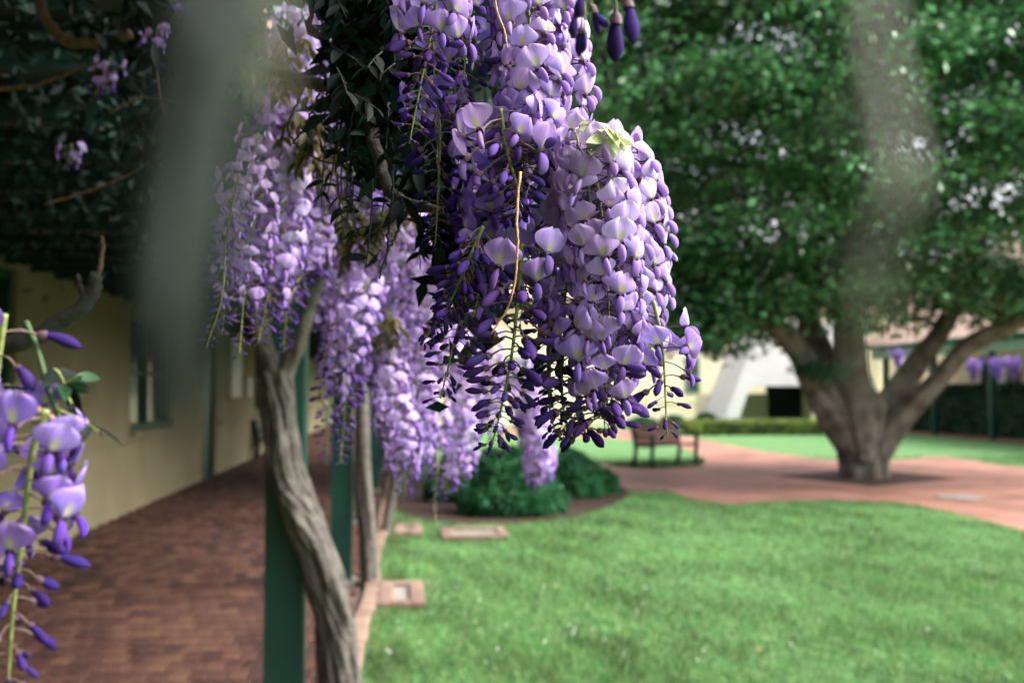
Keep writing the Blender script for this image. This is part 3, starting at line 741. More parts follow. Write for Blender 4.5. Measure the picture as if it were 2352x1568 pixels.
# young golden foliage hanging on the vine edge
def youngs(v, g, spots, m='leaf_new'):
    for (px, py, d, s, n) in spots:
        e = np.array(at(px, py, d)); k = s / F * d
        c = e + rng.normal(0, 1, (n, 3)) * np.array([k, k, k])
        o = foliage('young_leaves', c - np.array(g), .05, .016, M[m], v, .5, 1.0); o['kind'] = 'stuff'
# =========================================================================================== WISTERIA FLOWERS
def banner_mesh(seed):
    r = random.Random(seed); NU, NV = 11, 10; L = .0190
    v = []; uv = []; cx = cz = 0.0; cl = []
    bend = r.uniform(104, 142); flat = r.uniform(.20, .48); asym = r.uniform(-.12, .12)
    for j in range(NV):
        t = j / (NV - 1); th = R(20 + (84 - 20) * min(1, t / .25) + (bend - 84) * max(0, (t - .25) / .75) ** 1.2)
        if j: cx += math.cos(th) * L / (NV - 1); cz += math.sin(th) * L / (NV - 1)
        cl.append((cx, cz, th))
    ru = r.uniform(0, 6)
    for j in range(NV):
        t = j / (NV - 1); cx, cz, th = cl[j]
        hw = .0126 * math.sqrt(max(0, 1 - ((t - .56) / .475) ** 2)) if t > .1 else .0016
        hw = max(hw, .0016)
        for i in range(NU):
            u = 2 * i / (NU - 1) - 1
            back = flat * u * u * hw + .0015 * max(0, 1 - abs(u) * 3.0) * (1 if t > .2 else 0)
            rf = .0007 * math.sin(4.5 * u + ru + 4 * t) * t
            nx, nz = math.sin(th), -math.cos(th)      # facing outward
            drop = u * u * .0022 * max(0, t - .25) - .0008 * max(0, 1 - abs(u) * 4) * (-1 if t > .95 else 0)
            v.append((cx - nx * (back - rf) - math.cos(th) * drop, u * hw * (1 + asym * u), cz - nz * (back - rf) - math.sin(th) * drop))
            uv.append((i / (NU - 1), t))
    f = [(j * NU + i, j * NU + i + 1, (j + 1) * NU + i + 1, (j + 1) * NU + i) for j in range(NV - 1) for i in range(NU - 1)]
    mb = MB(); mb.add(v, f, 0, uv); return mb
def keel_shape(mb, mi, seed):
    pts = spline([(0, 0, -.0005), (.0025, 0, -.0020), (.0048, 0, -.0050), (.0060, 0, -.0088), (.0056, 0, -.0118)], 9)
    rad = [.0010, .0017, .0024, .0029, .0031, .0030, .0026, .0018, .0005]
    mb.tube(pts, rad, 10, mi, lambda a, s: 1 - .34 * abs(math.cos(a + math.pi / 2)) + .06 * math.sin(3 * a))
PED = .0228
def stalk_shape(mb, mi_st, mi_ca, ped=PED):
    mb.tube(spline([(0, 0, 0), (ped * .5, 0, .0018), (ped, 0, 0)], 5), [.0007, .00055, .0006, .00065, .0008], 5, mi_st, cap=False)
    mb.tube([(ped - .0006, 0, 0), (ped + .0012, 0, 0), (ped + .004, 0, -.0002)], [.0009, .0024, .0028], 8, mi_ca, cap=False)
FL = {}
stk = MB(); stalk_shape(stk, 0, 1); FL['stalk'] = stk.mesh('flower', [M['pedicel'], M['calyx']])
def shifted(mb, dx, dz=0):
    mb.v = [(x + dx, y, z + dz) for x, y, z in mb.v]; return mb
FL['banner'] = [shifted(banner_mesh(s), PED + .0025).mesh('banner_petal', M['banner']) for s in range(5)]
km = MB(); keel_shape(km, 0, 1); FL['keel'] = shifted(km, PED + .003).mesh('keel', M['keel'])
FL['small'] = []
for s in range(3):
    mb = MB(); stalk_shape(mb, 1, 2)
    bn = shifted(banner_mesh(s + 20), PED + .0025); mb.add(bn.v, bn.f, 0, bn.uv)
    kk = MB(); keel_shape(kk, 0, 2); kk = shifted(kk, PED + .003); mb.add(kk.v, kk.f, 3, kk.uv)
    FL['small'].append(mb.mesh('flower', [M['whole'], M['pedicel'], M['calyx'], M['keel']]))
FL['bud'] = []
for s in range(4):
    r = random.Random(s + 50); mb = MB(); ped = .015; stalk_shape(mb, 1, 2, ped)
    bendz = r.uniform(-.0055, .001)
    pts = spline([(ped + .001, 0, 0), (ped + .005, 0, .0002), (ped + .010, 0, bendz * .3), (ped + .0152, 0, bendz * .8), (ped + .0195, 0, bendz * 1.35)], 9)
    mb.tube(pts, [.0013, .0018, .0022, .0028, .0034, .0037, .0034, .0023, .0005], 10, 0, lambda a, q_: 1 - .22 * abs(math.cos(a + math.pi / 2)))
    FL['bud'].append(mb.mesh('bud', [M['bud'], M['pedicel'], M['calyx']]))

def flower_matrix(dirv, roll):
    X = dirv.normalized(); Z = Vector((0, 0, 1)); Z = (Z - X * Z.dot(X))
    if Z.length < .05: Z = X.orthogonal()
    Z.normalize(); Y = Z.cross(X); m = Matrix((X, Y, Z)).transposed()
    return (m @ Matrix.Rotation(roll, 3, 'X')).to_euler()

def raceme(label, pts, n, t_open=.6, size=1.25, tone=(0.15, .85), near=True, group=None, seed=None, e0=12, rach=.0013, cat='flower cluster', start=0.0, budscale=(1.0, .30), gap=1.0, name='wisteria_raceme', side=None):
    """pts: (px, py, depth) along the hanging axis"""
    r = random.Random(seed if seed is not None else len(label) + n)
    wp = [at(*p) for p in pts]
    sp = [Vector(p) for p in spline(wp, 40)]
    root = thing(name, label, cat, sp[0], group)
    o0 = sp[0]
    mb = MB(); mb.tube([p - o0 for p in sp], [rach * (1.25 - .85 * i / 39) for i in range(40)], 6); mb.obj('stem', M['rachis'], root, True)
    az = r.uniform(0, 6.28)
    for k in range(n):
        t = start + (1 - start) * ((k + .5) / n) ** .92
        i = min(38, int(t * 39)); fr = t * 39 - i
        p = sp[i].lerp(sp[i + 1], fr); tang = (sp[i + 1] - sp[i]).normalized()
        az += 2.39996 + r.uniform(-.35, .35)
        rad = Vector((math.cos(az), math.sin(az), 0)); rad = (rad - tang * rad.dot(tang)).normalized()
        if side is not None and rad.dot(side) < -.35: continue
        is_open = t < t_open + r.uniform(-.07, .07)
        tt = tone[0] + (tone[1] - tone[0]) * t + r.uniform(-.10, .10)
        tt = max(0, min(1, tt))
        el = R(e0 + r.uniform(-16, 16) + 8 * t)
        d = rad * math.cos(el) - Vector((0, 0, 1)) * math.sin(el)
        rot = flower_matrix(d, r.gauss(0, .35))
        if is_open:
            s = size * r.uniform(.78, 1.18) * (1 - .12 * t)
            if near:
                f = link('flower', FL['stalk'], root, p - o0, rot, s, (tt, 0, 0, 1))
                link('banner_petal', r.choice(FL['banner']), f, color=(tt, 0, 0, 1), rot=(r.gauss(0, .12), r.gauss(.05, .22), r.gauss(0, .12)), loc=(0, 0, 0)) if False else None
                bp = link('banner_petal', r.choice(FL['banner']), f, color=(tt, 0, 0, 1))
                kp = link('keel', FL['keel'], f, color=(max(0, min(1, tt * 1.15 - .12)), 0, 0, 1))
            else:
                link('flower', r.choice(FL['small']), root, p - o0, rot, s, (tt, 0, 0, 1))
        else:
            u = (t - t_open) / max(.01, 1 - t_open); u = max(0, min(1, u))
            s = size * (budscale[0] + (budscale[1] - budscale[0]) * u ** .8) * r.uniform(.85, 1.15)
            link('bud', r.choice(FL['bud']), root, p - o0, rot, s, (tt, 0, 0, 1))
    return root

D0 = .80
G_MAIN = 'sharp racemes of the front cluster'
raceme('large pale lavender raceme at the right of the front cluster, hanging lowest', [(1345, 300, .80), (1380, 480, .79), (1398, 720, .785), (1388, 975, .785)], 140, .87, 1.02, (.0, .72), budscale=(1.1, .7))
raceme('pale lavender raceme along the right edge of the front cluster', [(1395, 330, .84), (1445, 480, .83), (1462, 640, .825), (1450, 865, .82)], 122, .93, 1.02, (-.05, .5), seed=3)
raceme('slim violet raceme tip at the far right of the front cluster', [(1500, 690, .80), (1522, 800, .80), (1532, 1000, .80)], 24, .62, 1.1, (.4, 1.0), seed=4, start=.28)
raceme('dense pale raceme filling the inner middle of the front cluster', [(1270, 330, .85), (1300, 480, .84), (1305, 620, .83), (1288, 760, .83)], 92, .85, 1.02, (.1, .8), seed=5)
raceme('topmost pale raceme entering from the top edge above the front cluster', [(1190, -160, .84), (1215, 40, .83), (1225, 200, .82), (1215, 330, .81), (1185, 500, .80)], 136, .76, 1.02, (.0, .95), seed=6)
raceme('pale raceme behind the topmost one, along its right edge', [(1240, -170, .88), (1270, 50, .88), (1290, 220, .87), (1300, 380, .87)], 94, .97, 1.02, (-.1, .4), seed=7)
raceme('violet raceme with green stem hanging at the left of the topmost cluster', [(1010, -150, .78), (1000, 20, .78), (975, 150, .78), (940, 330, .78)], 66, .5, 1.06, (.4, 1.0), seed=8)
raceme('violet raceme behind the left one at the top of the front cluster', [(1065, -150, .84), (1075, 0, .84), (1070, 120, .83), (1050, 330, .83)], 62, .65, 1.02, (.65, 1.0), seed=9)
G = 'thin bud racemes'
raceme('dark bud spike hanging lowest on the left of the front cluster', [(1095, 560, .80), (1065, 700, .80), (1040, 800, .80), (1012, 915, .80)], 46, .0, 1.05, (.75, 1.0), seed=10, budscale=(1.15, .4))
raceme('long violet bud spike in the lower middle of the front cluster', [(1200, 560, .79), (1180, 780, .79), (1155, 920, .79), (1127, 1032, .79)], 74, .15, 1.2, (.6, 1.0), seed=11, budscale=(1.15, .33))
raceme('thin dark bud spike, left one of the pair against the cream wall', [(1262, 700, .81), (1262, 850, .81), (1262, 930, .81), (1278, 1008, .81)], 44, 0, 1.0, (.8, 1.0), seed=12, budscale=(.95, .3))
raceme('thin dark bud spike, right one of the pair against the cream wall', [(1300, 730, .82), (1290, 870, .82), (1296, 950, .82), (1310, 1010, .82)], 40, 0, .95, (.8, 1.0), seed=13, budscale=(.95, .28))
raceme('bud spike with a bent stem just left of the lowest lavender raceme', [(1350, 740, .80), (1335, 850, .80), (1325, 950, .80), (1345, 990, .80)], 30, .25, 1.1, (.6, 1.0), seed=14, budscale=(1.2, .8))
raceme('dark shaded raceme in the heart of the front cluster, left side', [(1120, 330, .90), (1130, 480, .90), (1110, 620, .89), (1080, 760, .88)], 74, .55, 1.1, (.95, 1.1), seed=15)  # deepest tone throughout paints the shade into its flowers
raceme('shaded violet raceme deep behind the middle of the front cluster', [(1200, 420, .93), (1215, 540, .93), (1210, 640, .92), (1195, 740, .92)], 62, .7, 1.25, (.55, .95), seed=16)
raceme('small violet raceme tip with buds under the topmost pale raceme', [(1150, 250, .79), (1165, 350, .79), (1190, 440, .79), (1185, 500, .79)], 40, .35, 1.2, (.4, 1.0), seed=17)
raceme('grey green immature spike leaning at the left of the dark bud spike', [(1110, 520, .79), (1070, 610, .79), (1035, 690, .79), (975, 780, .79)], 60, 0, .8, (.9, 1.0), seed=18, budscale=(1.1, .45), e0=40)
raceme('violet bud raceme hanging in shadow below the left top raceme', [(1005, 180, .86), (1010, 330, .86), (1005, 470, .86), (1000, 560, .86)], 46, .2, 1.1, (1, 1.1), seed=19)  # shadow painted by giving every bud the deepest tone

# racemes in the middle distance along the pergola edge
mids = [
 ('pale lilac raceme above the vine fork, second nearest on the left', [(665, 320, 1.45), (660, 460, 1.45), (630, 620, 1.45), (595, 790, 1.45)], 88, .72, 1.2, (.02, .75)),
 ('greyish lilac raceme at the left of the vine fork cluster', [(620, 350, 1.40), (590, 500, 1.40), (565, 640, 1.40), (545, 815, 1.40)], 74, .7, 1.15, (.1, .8)),
 ('thin budding spike hanging leftmost beside the vine fork cluster', [(540, 400, 1.35), (525, 550, 1.35), (505, 680, 1.35), (475, 800, 1.35)], 50, .1, .95, (.5, .95)),
 ('violet raceme with bare stem showing just right of the vine fork cluster', [(735, 510, 1.6), (705, 600, 1.6), (670, 700, 1.6), (645, 810, 1.6)], 78, .35, 1.15, (.35, .9)),
 ('violet raceme high up behind the curling tendrils', [(770, 160, 1.6), (765, 290, 1.6), (750, 400, 1.6), (745, 500, 1.6)], 66, .7, 1.15, (.3, .8)),
 ('purple raceme behind the yellow young leaves', [(850, 250, 1.9), (845, 350, 1.9), (835, 440, 1.9), (830, 500, 1.9)], 56, .8, 1.15, (.4, .8)),
 ('long tapering bud raceme hanging over the second green post', [(840, 640, 1.75), (810, 780, 1.75), (790, 930, 1.75), (778, 1065, 1.75)], 92, .45, 1.2, (.3, .95)),
 ('thin budding raceme left of the one over the second post', [(790, 640, 1.8), (770, 740, 1.8), (755, 840, 1.8), (742, 935, 1.8)], 62, .3, 1.05, (.4, .9)),
 ('broad pale raceme high in the middle of the rear cluster', [(930, 480, 1.85), (925, 590, 1.85), (905, 700, 1.85), (880, 800, 1.85)], 88, .85, 1.3, (.1, .6)),
 ('pale raceme close behind the left edge of the front cluster', [(985, 500, 1.9), (985, 610, 1.9), (975, 720, 1.9), (970, 820, 1.9)], 80, .9, 1.3, (.0, .4)),
 ('violet raceme below the broad pale one in the rear cluster', [(850, 640, 1.9), (850, 740, 1.9), (830, 840, 1.9), (815, 930, 1.9)], 76, .75, 1.2, (.3, .8)),
 ('pinkish white raceme low in the rear cluster with violet tip', [(890, 760, 1.9), (905, 880, 1.9), (925, 1010, 1.9), (930, 1145, 1.9)], 98, .78, 1.25, (.0, .75)),
 ('violet lit raceme beside the pinkish white one in the rear cluster', [(955, 780, 2.0), (965, 880, 2.0), (965, 980, 2.0), (955, 1090, 2.0)], 88, .8, 1.25, (.3, .7)),
 ('long pale raceme at the right side of the rear cluster', [(1050, 740, 2.3), (1055, 880, 2.3), (1045, 1010, 2.3), (1025, 1145, 2.3)], 104, .82, 1.3, (.0, .65)),
 ('lilac raceme half hidden behind the long violet bud spike', [(1120, 760, 2.6), (1125, 860, 2.6), (1130, 940, 2.6), (1135, 1010, 2.6)], 78, .9, 1.25, (.2, .55)),
 ('farthest lilac raceme hanging in front of the rounded shrub', [(1215, 890, 3.1), (1225, 960, 3.1), (1240, 1040, 3.1), (1235, 1115, 3.1)], 96, .86, 1.5, (.1, .6)),
 ('lilac raceme above the farthest one, partly behind bud spikes', [(1190, 830, 3.2), (1200, 890, 3.2), (1205, 950, 3.2), (1210, 1010, 3.2)], 70, .9, 1.4, (.15, .5)),
 ('pale raceme tucked behind the front cluster at its lower left', [(1030, 600, 2.1), (1035, 700, 2.1), (1040, 780, 2.1), (1035, 860, 2.1)], 76, .9, 1.3, (.0, .45)),
 ('greyish lilac raceme at the top above the vine fork cluster', [(690, 20, 1.45), (700, 120, 1.45), (690, 220, 1.45), (660, 300, 1.45)], 60, .85, 1.15, (.1, .5)),
 ('purple raceme between the tendrils and the yellow leaves', [(820, 60, 1.8), (810, 160, 1.8), (800, 250, 1.8), (790, 340, 1.8)], 56, .85, 1.15, (.4, .8)),
 ('bare green raceme tail hanging over the edge of the mulch bed', [(1000, 1020, 2.1), (998, 1080, 2.1), (996, 1150, 2.1), (998, 1215, 2.1)], 34, 0, .7, (.6, .8)),
 ('violet raceme dangling left of the pinkish white one over the trunks', [(880, 860, 2.2), (885, 940, 2.2), (880, 1010, 2.2), (878, 1080, 2.2)], 60, .5, 1.05, (.4, .8)),
 ('violet raceme in the gap above the yellow leaves, leaning left', [(735, 380, 1.9), (725, 450, 1.9), (705, 520, 1.9), (700, 590, 1.9)], 46, .7, 1.1, (.35, .8)),
 ('lilac raceme directly under the yellow leaves', [(800, 560, 2.0), (812, 620, 2.0), (805, 690, 2.0), (800, 760, 2.0)], 52, .8, 1.15, (.2, .6)),
 ('purple raceme peeping out above the broad pale one', [(885, 330, 2.0), (880, 400, 2.0), (890, 470, 2.0), (885, 540, 2.0)], 50, .85, 1.2, (.5, .9)),
 ('pale raceme between the violet lit one and the long pale one', [(1005, 820, 2.2), (1012, 890, 2.2), (1000, 960, 2.2), (1000, 1040, 2.2)], 60, .85, 1.2, (.05, .5)),
 ('short violet raceme low between the two rear trunks', [(905, 900, 2.4), (900, 950, 2.4), (905, 1000, 2.4), (900, 1050, 2.4)], 40, .7, 1.1, (.45, .9)),
 ('pale lilac raceme leaning right above the long bud raceme', [(850, 520, 1.95), (862, 580, 1.95), (868, 650, 1.95), (862, 710, 1.95)], 52, .85, 1.2, (.1, .5)),
 ('lilac raceme just left of the dark bud spike of the front cluster', [(1080, 620, 2.4), (1085, 700, 2.4), (1080, 780, 2.4), (1075, 850, 2.4)], 60, .9, 1.3, (.05, .5)),
]
for i, (lab, pts, n, to, sz, tn) in enumerate(mids):
    jr = random.Random(i); sz *= jr.uniform(.88, 1.12)
    pts = [(a + jr.uniform(-9, 9), b_, c_ + jr.uniform(-.05, .05)) for a, b_, c_ in pts]
    raceme(lab, pts, n, to, sz, tn, near=False, seed=100 + i)

SIB = random.Random(77)
for i in (0, 0, 1, 3, 4, 6, 7, 8, 8, 9, 10, 11, 11, 12, 12, 13, 13, 14, 15, 18):
    lab, pts, n, to, sz, tn = mids[i]; dx, dy, dd = SIB.uniform(-48, 42), SIB.uniform(-70, 10), SIB.uniform(.12, .4)
    raceme('half hidden lilac raceme within the rear cluster along the pergola edge', [(a + dx + SIB.uniform(-8, 8), b_ + dy, c_ + dd) for a, b_, c_ in pts], int(n * .9), min(.95, to + .1), sz * SIB.uniform(.9, 1.15), (tn[0] + SIB.uniform(-.1, .1), tn[1] - .1), near=False, seed=400 + i * 3 + int(dx), group='half hidden racemes of the rear cluster')

# near raceme at the left edge
lr = raceme('near violet raceme at the lower left edge on a long green stem', [(105, 940, .50), (75, 1040, .50), (55, 1200, .50), (30, 1400, .50), (15, 1620, .50)], 58, .56, .88, (.85, 1.05), seed=40, rach=.0018, budscale=(1.0, .5))
raceme('near violet raceme top cut by the left edge', [(10, 720, .52), (-5, 840, .52), (-15, 960, .52), (-30, 1100, .52)], 15, .15, .95, (.85, 1.0), seed=41, rach=.0016)

# =========================================================================================== BRANCHES, TENDRILS, DARK FOLIAGE OF THE FRONT CLUSTER
def leaflet_mesh(L=.05, Wd=.018, m='leaf_shaded', fold=.25):
    mb = MB(); n = 7; v = []; f = []
    for i in range(n):
        t = i / (n - 1); hw = Wd / 2 * (math.sin(math.pi * min(1, t * .97 + .03)) ** .8) * (1.15 - .3 * t); zz = -.25 * L * t * t
        v += [(t * L, -hw, zz + hw * fold), (t * L, 0, zz), (t * L, hw, zz + hw * fold)]
    for i in range(n - 1):
        a = i * 3; f += [(a, a + 1, a + 4, a + 3), (a + 1, a + 2, a + 5, a + 4)]
    mb.add(v, f); me = mb.mesh('leaflet', M[m])
    return me
LF = {k: [leaflet_mesh(L, w_, k) for L, w_ in ((.045, .016), (.055, .018), (.035, .014))] for k in ('leaf_shaded', 'leaf_new', 'leaf_pale', 'shrub_leaf')}
def stem(parent, o0, pts, r0, r1, m='twig', name='twig', n=24, seg=7, wob=0):
    sp = [Vector(p) for p in spline([at(*p) for p in pts], n)]
    rr = random.Random(len(pts) * 7 + int(pts[0][0]))
    if wob: sp = [p + Vector((rr.gauss(0, wob), rr.gauss(0, wob), rr.gauss(0, wob))) for p in sp]
    mb = MB(); mb.tube([p - o0 for p in sp], [r0 + (r1 - r0) * i / (n - 1) for i in range(n)], seg)
    mb.obj(name, M[m], parent, True); return sp
def leafspray(parent, o0, pts, nl, m, size=1.0, seed=0, r0=.0009, stemmat='rachis'):
    """a pinnate leaf: stalk with paired leaflets"""
    r = random.Random(seed)
    sp = stem(parent, o0, pts, r0, r0 * .5, stemmat, 'leaf_stalk', 16, 5)
    for k in range(nl):
        t = .2 + .8 * (k // 2 + .5) / (nl / 2); i = min(14, int(t * 15)); p = sp[i]; tg = (sp[i + 1] - sp[i]).normalized()
        s = (1 if k % 2 else -1); sd = tg.cross(Vector((0, 0, 1)));
        if sd.length < .1: sd = RIGHT.copy()
        sd.normalize()
        d = tg * .55 + sd * s * .8 + Vector((r.gauss(0, .15), r.gauss(0, .15), -.35 + r.gauss(0, .15)))
        link('leaflet', r.choice(LF[m]), parent, p - o0, flower_matrix(d, r.gauss(0, .5)), size * r.uniform(.75, 1.15))

o0 = at(900, -100, .95)
br = thing('wisteria_branch', 'dark tangled wisteria branch with shaded leaves left of the front cluster', 'branch', o0)
stem(br, o0, [(700, -200, 1.0), (860, 60, .98), (850, 180, .97), (845, 270, .96), (870, 360, .95), (890, 430, .94), (935, 465, .93), (1020, 480, .92)], .0085, .004, 'twig', 'stem', 40, 9, .0012)
stem(br, o0, [(590, 152, 1.2), (660, 172, 1.15), (720, 190, 1.1), (800, 205, 1.02), (870, 240, .97)], .0075, .006, 'twig', 'stem', 30, 9, .0008)
for pts in ([(690, 225, 1.0), (668, 270, 1.0), (665, 310, 1.0), (700, 350, 1.0), (760, 375, 1.0), (830, 380, .98)], [(735, 215, 1.0), (700, 290, 1.0), (668, 335, .99)], [(905, 380, .92), (895, 500, .92), (885, 610, .92)], [(920, 520, .93), (885, 590, .93), (872, 640, .93)],
            [(780, 120, 1.0), (785, 250, 1.0), (770, 400, 1.0)], [(820, 180, .98), (805, 300, .97), (795, 450, .97)], [(700, 240, 1.0), (760, 300, 1.0), (790, 360, 1.0), (860, 385, .97)], [(735, 60, 1.05), (770, 150, 1.03), (785, 300, 1.0)]):
    stem(br, o0, pts, .0013, .0008, 'twig', 'tendril', 30, 5, .0006)
rr = random.Random(5)
for k in range(70):
    px = rr.uniform(755, 1090); py = rr.uniform(-60, 470) if px > 900 else rr.uniform(-60, 250)
    if px > 1010 and py < 200: continue
    d = rr.uniform(.90, 1.12)
    a = rr.uniform(-2.4, -.5); L_ = rr.uniform(40, 95)
    leafspray(br, o0, [(px, py, d), (px + L_ * .5 * math.cos(a), py - L_ * .5 * math.sin(a) * .8, d - .01), (px + L_ * math.cos(a), py - L_ * math.sin(a), d - rr.uniform(-.03, .04))], rr.choice((6, 8, 8)), 'leaf_shaded', rr.uniform(.35, .65), k, .0009, 'twig')
for k in range(15):
    px, py = rr.uniform(745, 1010), rr.uniform(230, 420); d = rr.uniform(.92, 1.05); L_ = rr.uniform(110, 230); j = rr.uniform(-25, 25)
    sp = stem(br, o0, [(px, py, d), (px + j * .3, py + L_ * .5, d), (px + j, py + L_, d - .01)], .0010, .0006, 'twig', 'twig', 18, 5, .0004)
    for q_ in range(rr.randint(6, 12)):
        p = sp[rr.randint(4, 17)]; dd = RIGHT * rr.choice((-1, 1)) * rr.uniform(.4, 1) + FWD * rr.uniform(-.5, .5) - UP * rr.uniform(-.1, .8)
        link('leaflet', rr.choice(LF['leaf_shaded']), br, p - o0, flower_matrix(dd, rr.gauss(0, .6)), rr.uniform(.22, .42))
n = 3400
c = np.array([at(rr.gauss(905, 70), rr.gauss(100, 130), rr.uniform(.95, 1.3)) for _ in range(n)])
c2 = np.array([at(rr.gauss(1080, 45), rr.gauss(520, 110), rr.uniform(.96, 1.05)) for _ in range(900)])  # dark leaves added to deepen the shade behind the left racemes
o = foliage('leaf_and_shade_mass', np.concatenate([c, c2]) - np.array(o0), .032, .013, M['leaf_shaded'], br, .7, .5); o['kind'] = 'stuff'

# golden and pale green young leaves hanging among the rear racemes
YR = random.Random(31)
ylabels = ['golden green young leaves hanging right of the near blurred shoot', 'young leaf tuft at the top behind the blurred shoot', 'yellow bronze young leaves in the middle of the rear cluster', 'pale young leaves beside the dark branch end', 'green young leaves low among the pale rear racemes', 'bronze young leaves above the vine fork']
for (px, py, d, sp_, n, mm), lab in zip([(700, 285, 1.42, 38, 11, 'leaf_new'), (625, 110, 1.35, 45, 12, 'leaf_new'), (825, 480, 1.75, 55, 18, 'leaf_new'), (885, 470, 1.72, 22, 6, 'leaf_new'), (890, 730, 1.75, 20, 5, 'leaf_new'), (755, 335, 1.5, 30, 7, 'leaf_new')], ylabels):
    o1 = at(px, py, d); t = thing('young_leaves', lab, 'leaves', o1)
    for k in range(n):
        x, y = px + YR.gauss(0, sp_), py + YR.gauss(0, sp_ * .8); a = YR.uniform(-.9, .9); L_ = YR.uniform(45, 85)
        leafspray(t, o1, [(x, y, d), (x + L_ * .5 * math.sin(a), y + L_ * .3, d - .01), (x + L_ * .8 * math.sin(a), y + L_, d - .02)], 8, mm if YR.random() < .7 else 'leaf_new', YR.uniform(.5, .75), k + 900, .0008)

# tan twig in front of the cluster
o1 = at(1190, 500, .75)
t = thing('bare_twig', 'thin tan bare twig curving down before the front cluster', 'twig', o1)
stem(t, o1, [(1195, 395, .76), (1187, 500, .75), (1190, 560, .75), (1182, 650, .75), (1165, 710, .75), (1128, 765, .75)], .0011, .0006, 'twig_tan', 'stem', 30, 6, .0002)
o1 = at(1140, 60, .76)
t = thing('bare_twig', 'pale brown thread like twig over the topmost pale raceme', 'twig', o1)
stem(t, o1, [(1130, -60, .76), (1140, 20, .76), (1158, 70, .76), (1165, 110, .76)], .0010, .0006, 'twig_tan', 'stem', 20, 6)
# young pale leaf above the right raceme
o1 = at(1365, 380, .78)
yl = thing('young_shoot', 'pale green young leaf shoot above the large lavender raceme', 'shoot', o1)
stem(yl, o1, [(1355, 480, .78), (1350, 420, .78), (1345, 370, .78), (1325, 330, .78)], .0016, .001, 'green_shoot', 'stem', 20, 7)
leafspray(yl, o1, [(1345, 370, .78), (1370, 340, .78), (1395, 312, .77), (1420, 318, .77)], 12, 'leaf_pale', .45, 3)
leafspray(yl, o1, [(1345, 360, .78), (1360, 330, .775), (1385, 295, .77), (1405, 300, .77)], 10, 'leaf_pale', .42, 4)
leafspray(yl, o1, [(1330, 340, .78), (1325, 310, .78), (1335, 285, .78)], 6, 'leaf_pale', .4, 5)
leafspray(yl, o1, [(1395, 360, .78), (1405, 385, .78), (1400, 420, .78)], 6, 'leaf_pale', .4, 6)

bl_me = leaflet_mesh(.055, .02, 'blurstem')
# out-of-focus shoots close to the lens
o1 = at(1990, 300, .1)
ns_ = thing('downy_shoot', 'blurred grey shoot hanging close to the lens before the tree', 'shoot', o1)
stem(ns_, o1, [(2010, -200, 0.0759), (2005, 60, 0.0726), (2030, 240, 0.0713), (2060, 400, 0.0693), (2010, 560, 0.0693), (1985, 740, 0.0713), (1970, 930, 0.0726)], .00105, .0006, 'blurstem', 'stem', 40, 10, .0002)
for k, (px, py) in enumerate(((2010, 60), (1985, 200), (2070, 330), (2040, 470), (1960, 600), (1990, 760))):
    d = RIGHT * random.uniform(-1, 1) - UP + FWD * random.uniform(-.3, .5)
    link('leaflet', bl_me, ns_, at(px, py, .072) - o1, flower_matrix(d, random.uniform(-1, 1)), .075)
o1 = at(500, 300, 0.0792)
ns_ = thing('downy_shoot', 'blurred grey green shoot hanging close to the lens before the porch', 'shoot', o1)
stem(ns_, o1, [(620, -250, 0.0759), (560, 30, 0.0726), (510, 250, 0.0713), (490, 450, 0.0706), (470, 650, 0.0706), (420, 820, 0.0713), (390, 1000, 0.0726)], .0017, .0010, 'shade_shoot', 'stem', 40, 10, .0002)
stem(ns_, o1, [(470, -200, 0.0858), (440, 100, 0.0825), (400, 350, 0.0805), (365, 600, 0.0792), (370, 800, 0.0792), (400, 960, 0.0792)], .0026, .0014, 'shade_shoot', 'side_stem', 30, 8, .0001)  # dark stem added as the shoot's shaded side, dimming the wall behind
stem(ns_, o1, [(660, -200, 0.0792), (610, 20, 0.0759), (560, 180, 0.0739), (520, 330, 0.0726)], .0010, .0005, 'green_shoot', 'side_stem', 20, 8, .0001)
leafspray(ns_, o1, [(600, -80, 0.0792), (570, 20, 0.0779), (560, 120, 0.0766)], 6, 'leaf_new', .12, 2)

# dark buds just above the lens axis, slightly blurred
raceme('cluster of slightly blurred dark buds hanging from the top edge right of the front cluster', [(1335, -180, .58), (1338, -60, .58), (1345, 40, .58)], 6, 0, .85, (1, 1.0), seed=60, budscale=(1.1, .8), e0=62, start=.45)
raceme('slightly blurred single violet bud hanging at the top edge, right of the dark buds', [(1420, -160, .56), (1422, -90, .56), (1424, -50, .56)], 2, 0, 1.3, (.9, 1.0), seed=61, budscale=(1.0, 1.0), e0=76, start=.6)

# left upper: vines in the shade of the porch
o1 = at(130, 80, 2.0)
vb = thing('shaded_vine', 'tan and dark vine stems tangled in the shade at the upper left', 'vine', o1)
stem(vb, o1, [(70, -100, 2.0), (95, 20, 2.0), (125, 70, 2.0), (165, 98, 2.0), (240, 96, 2.0), (300, 80, 2.0)], .011, .010, 'twig_brown', 'stem', 30, 9, .001)
stem(vb, o1, [(-30, 205, 2.1), (60, 200, 2.1), (140, 175, 2.1), (200, 150, 2.1)], .005, .003, 'twig_brown', 'stem', 24, 7, .001)
stem(vb, o1, [(100, 470, 2.2), (200, 440, 2.2), (300, 400, 2.2), (400, 340, 2.2)], .0025, .002, 'twig_brown', 'stem', 24, 6, .0008)
stem(vb, o1, [(360, 150, 2.0), (370, 220, 2.0), (378, 260, 2.0)], .003, .002, 'twig_brown', 'stem', 10, 6)
stem(vb, o1, [(250, 260, 2.0), (330, 225, 2.0), (430, 240, 2.0)], .0025, .002, 'twig_brown', 'stem', 14, 6)
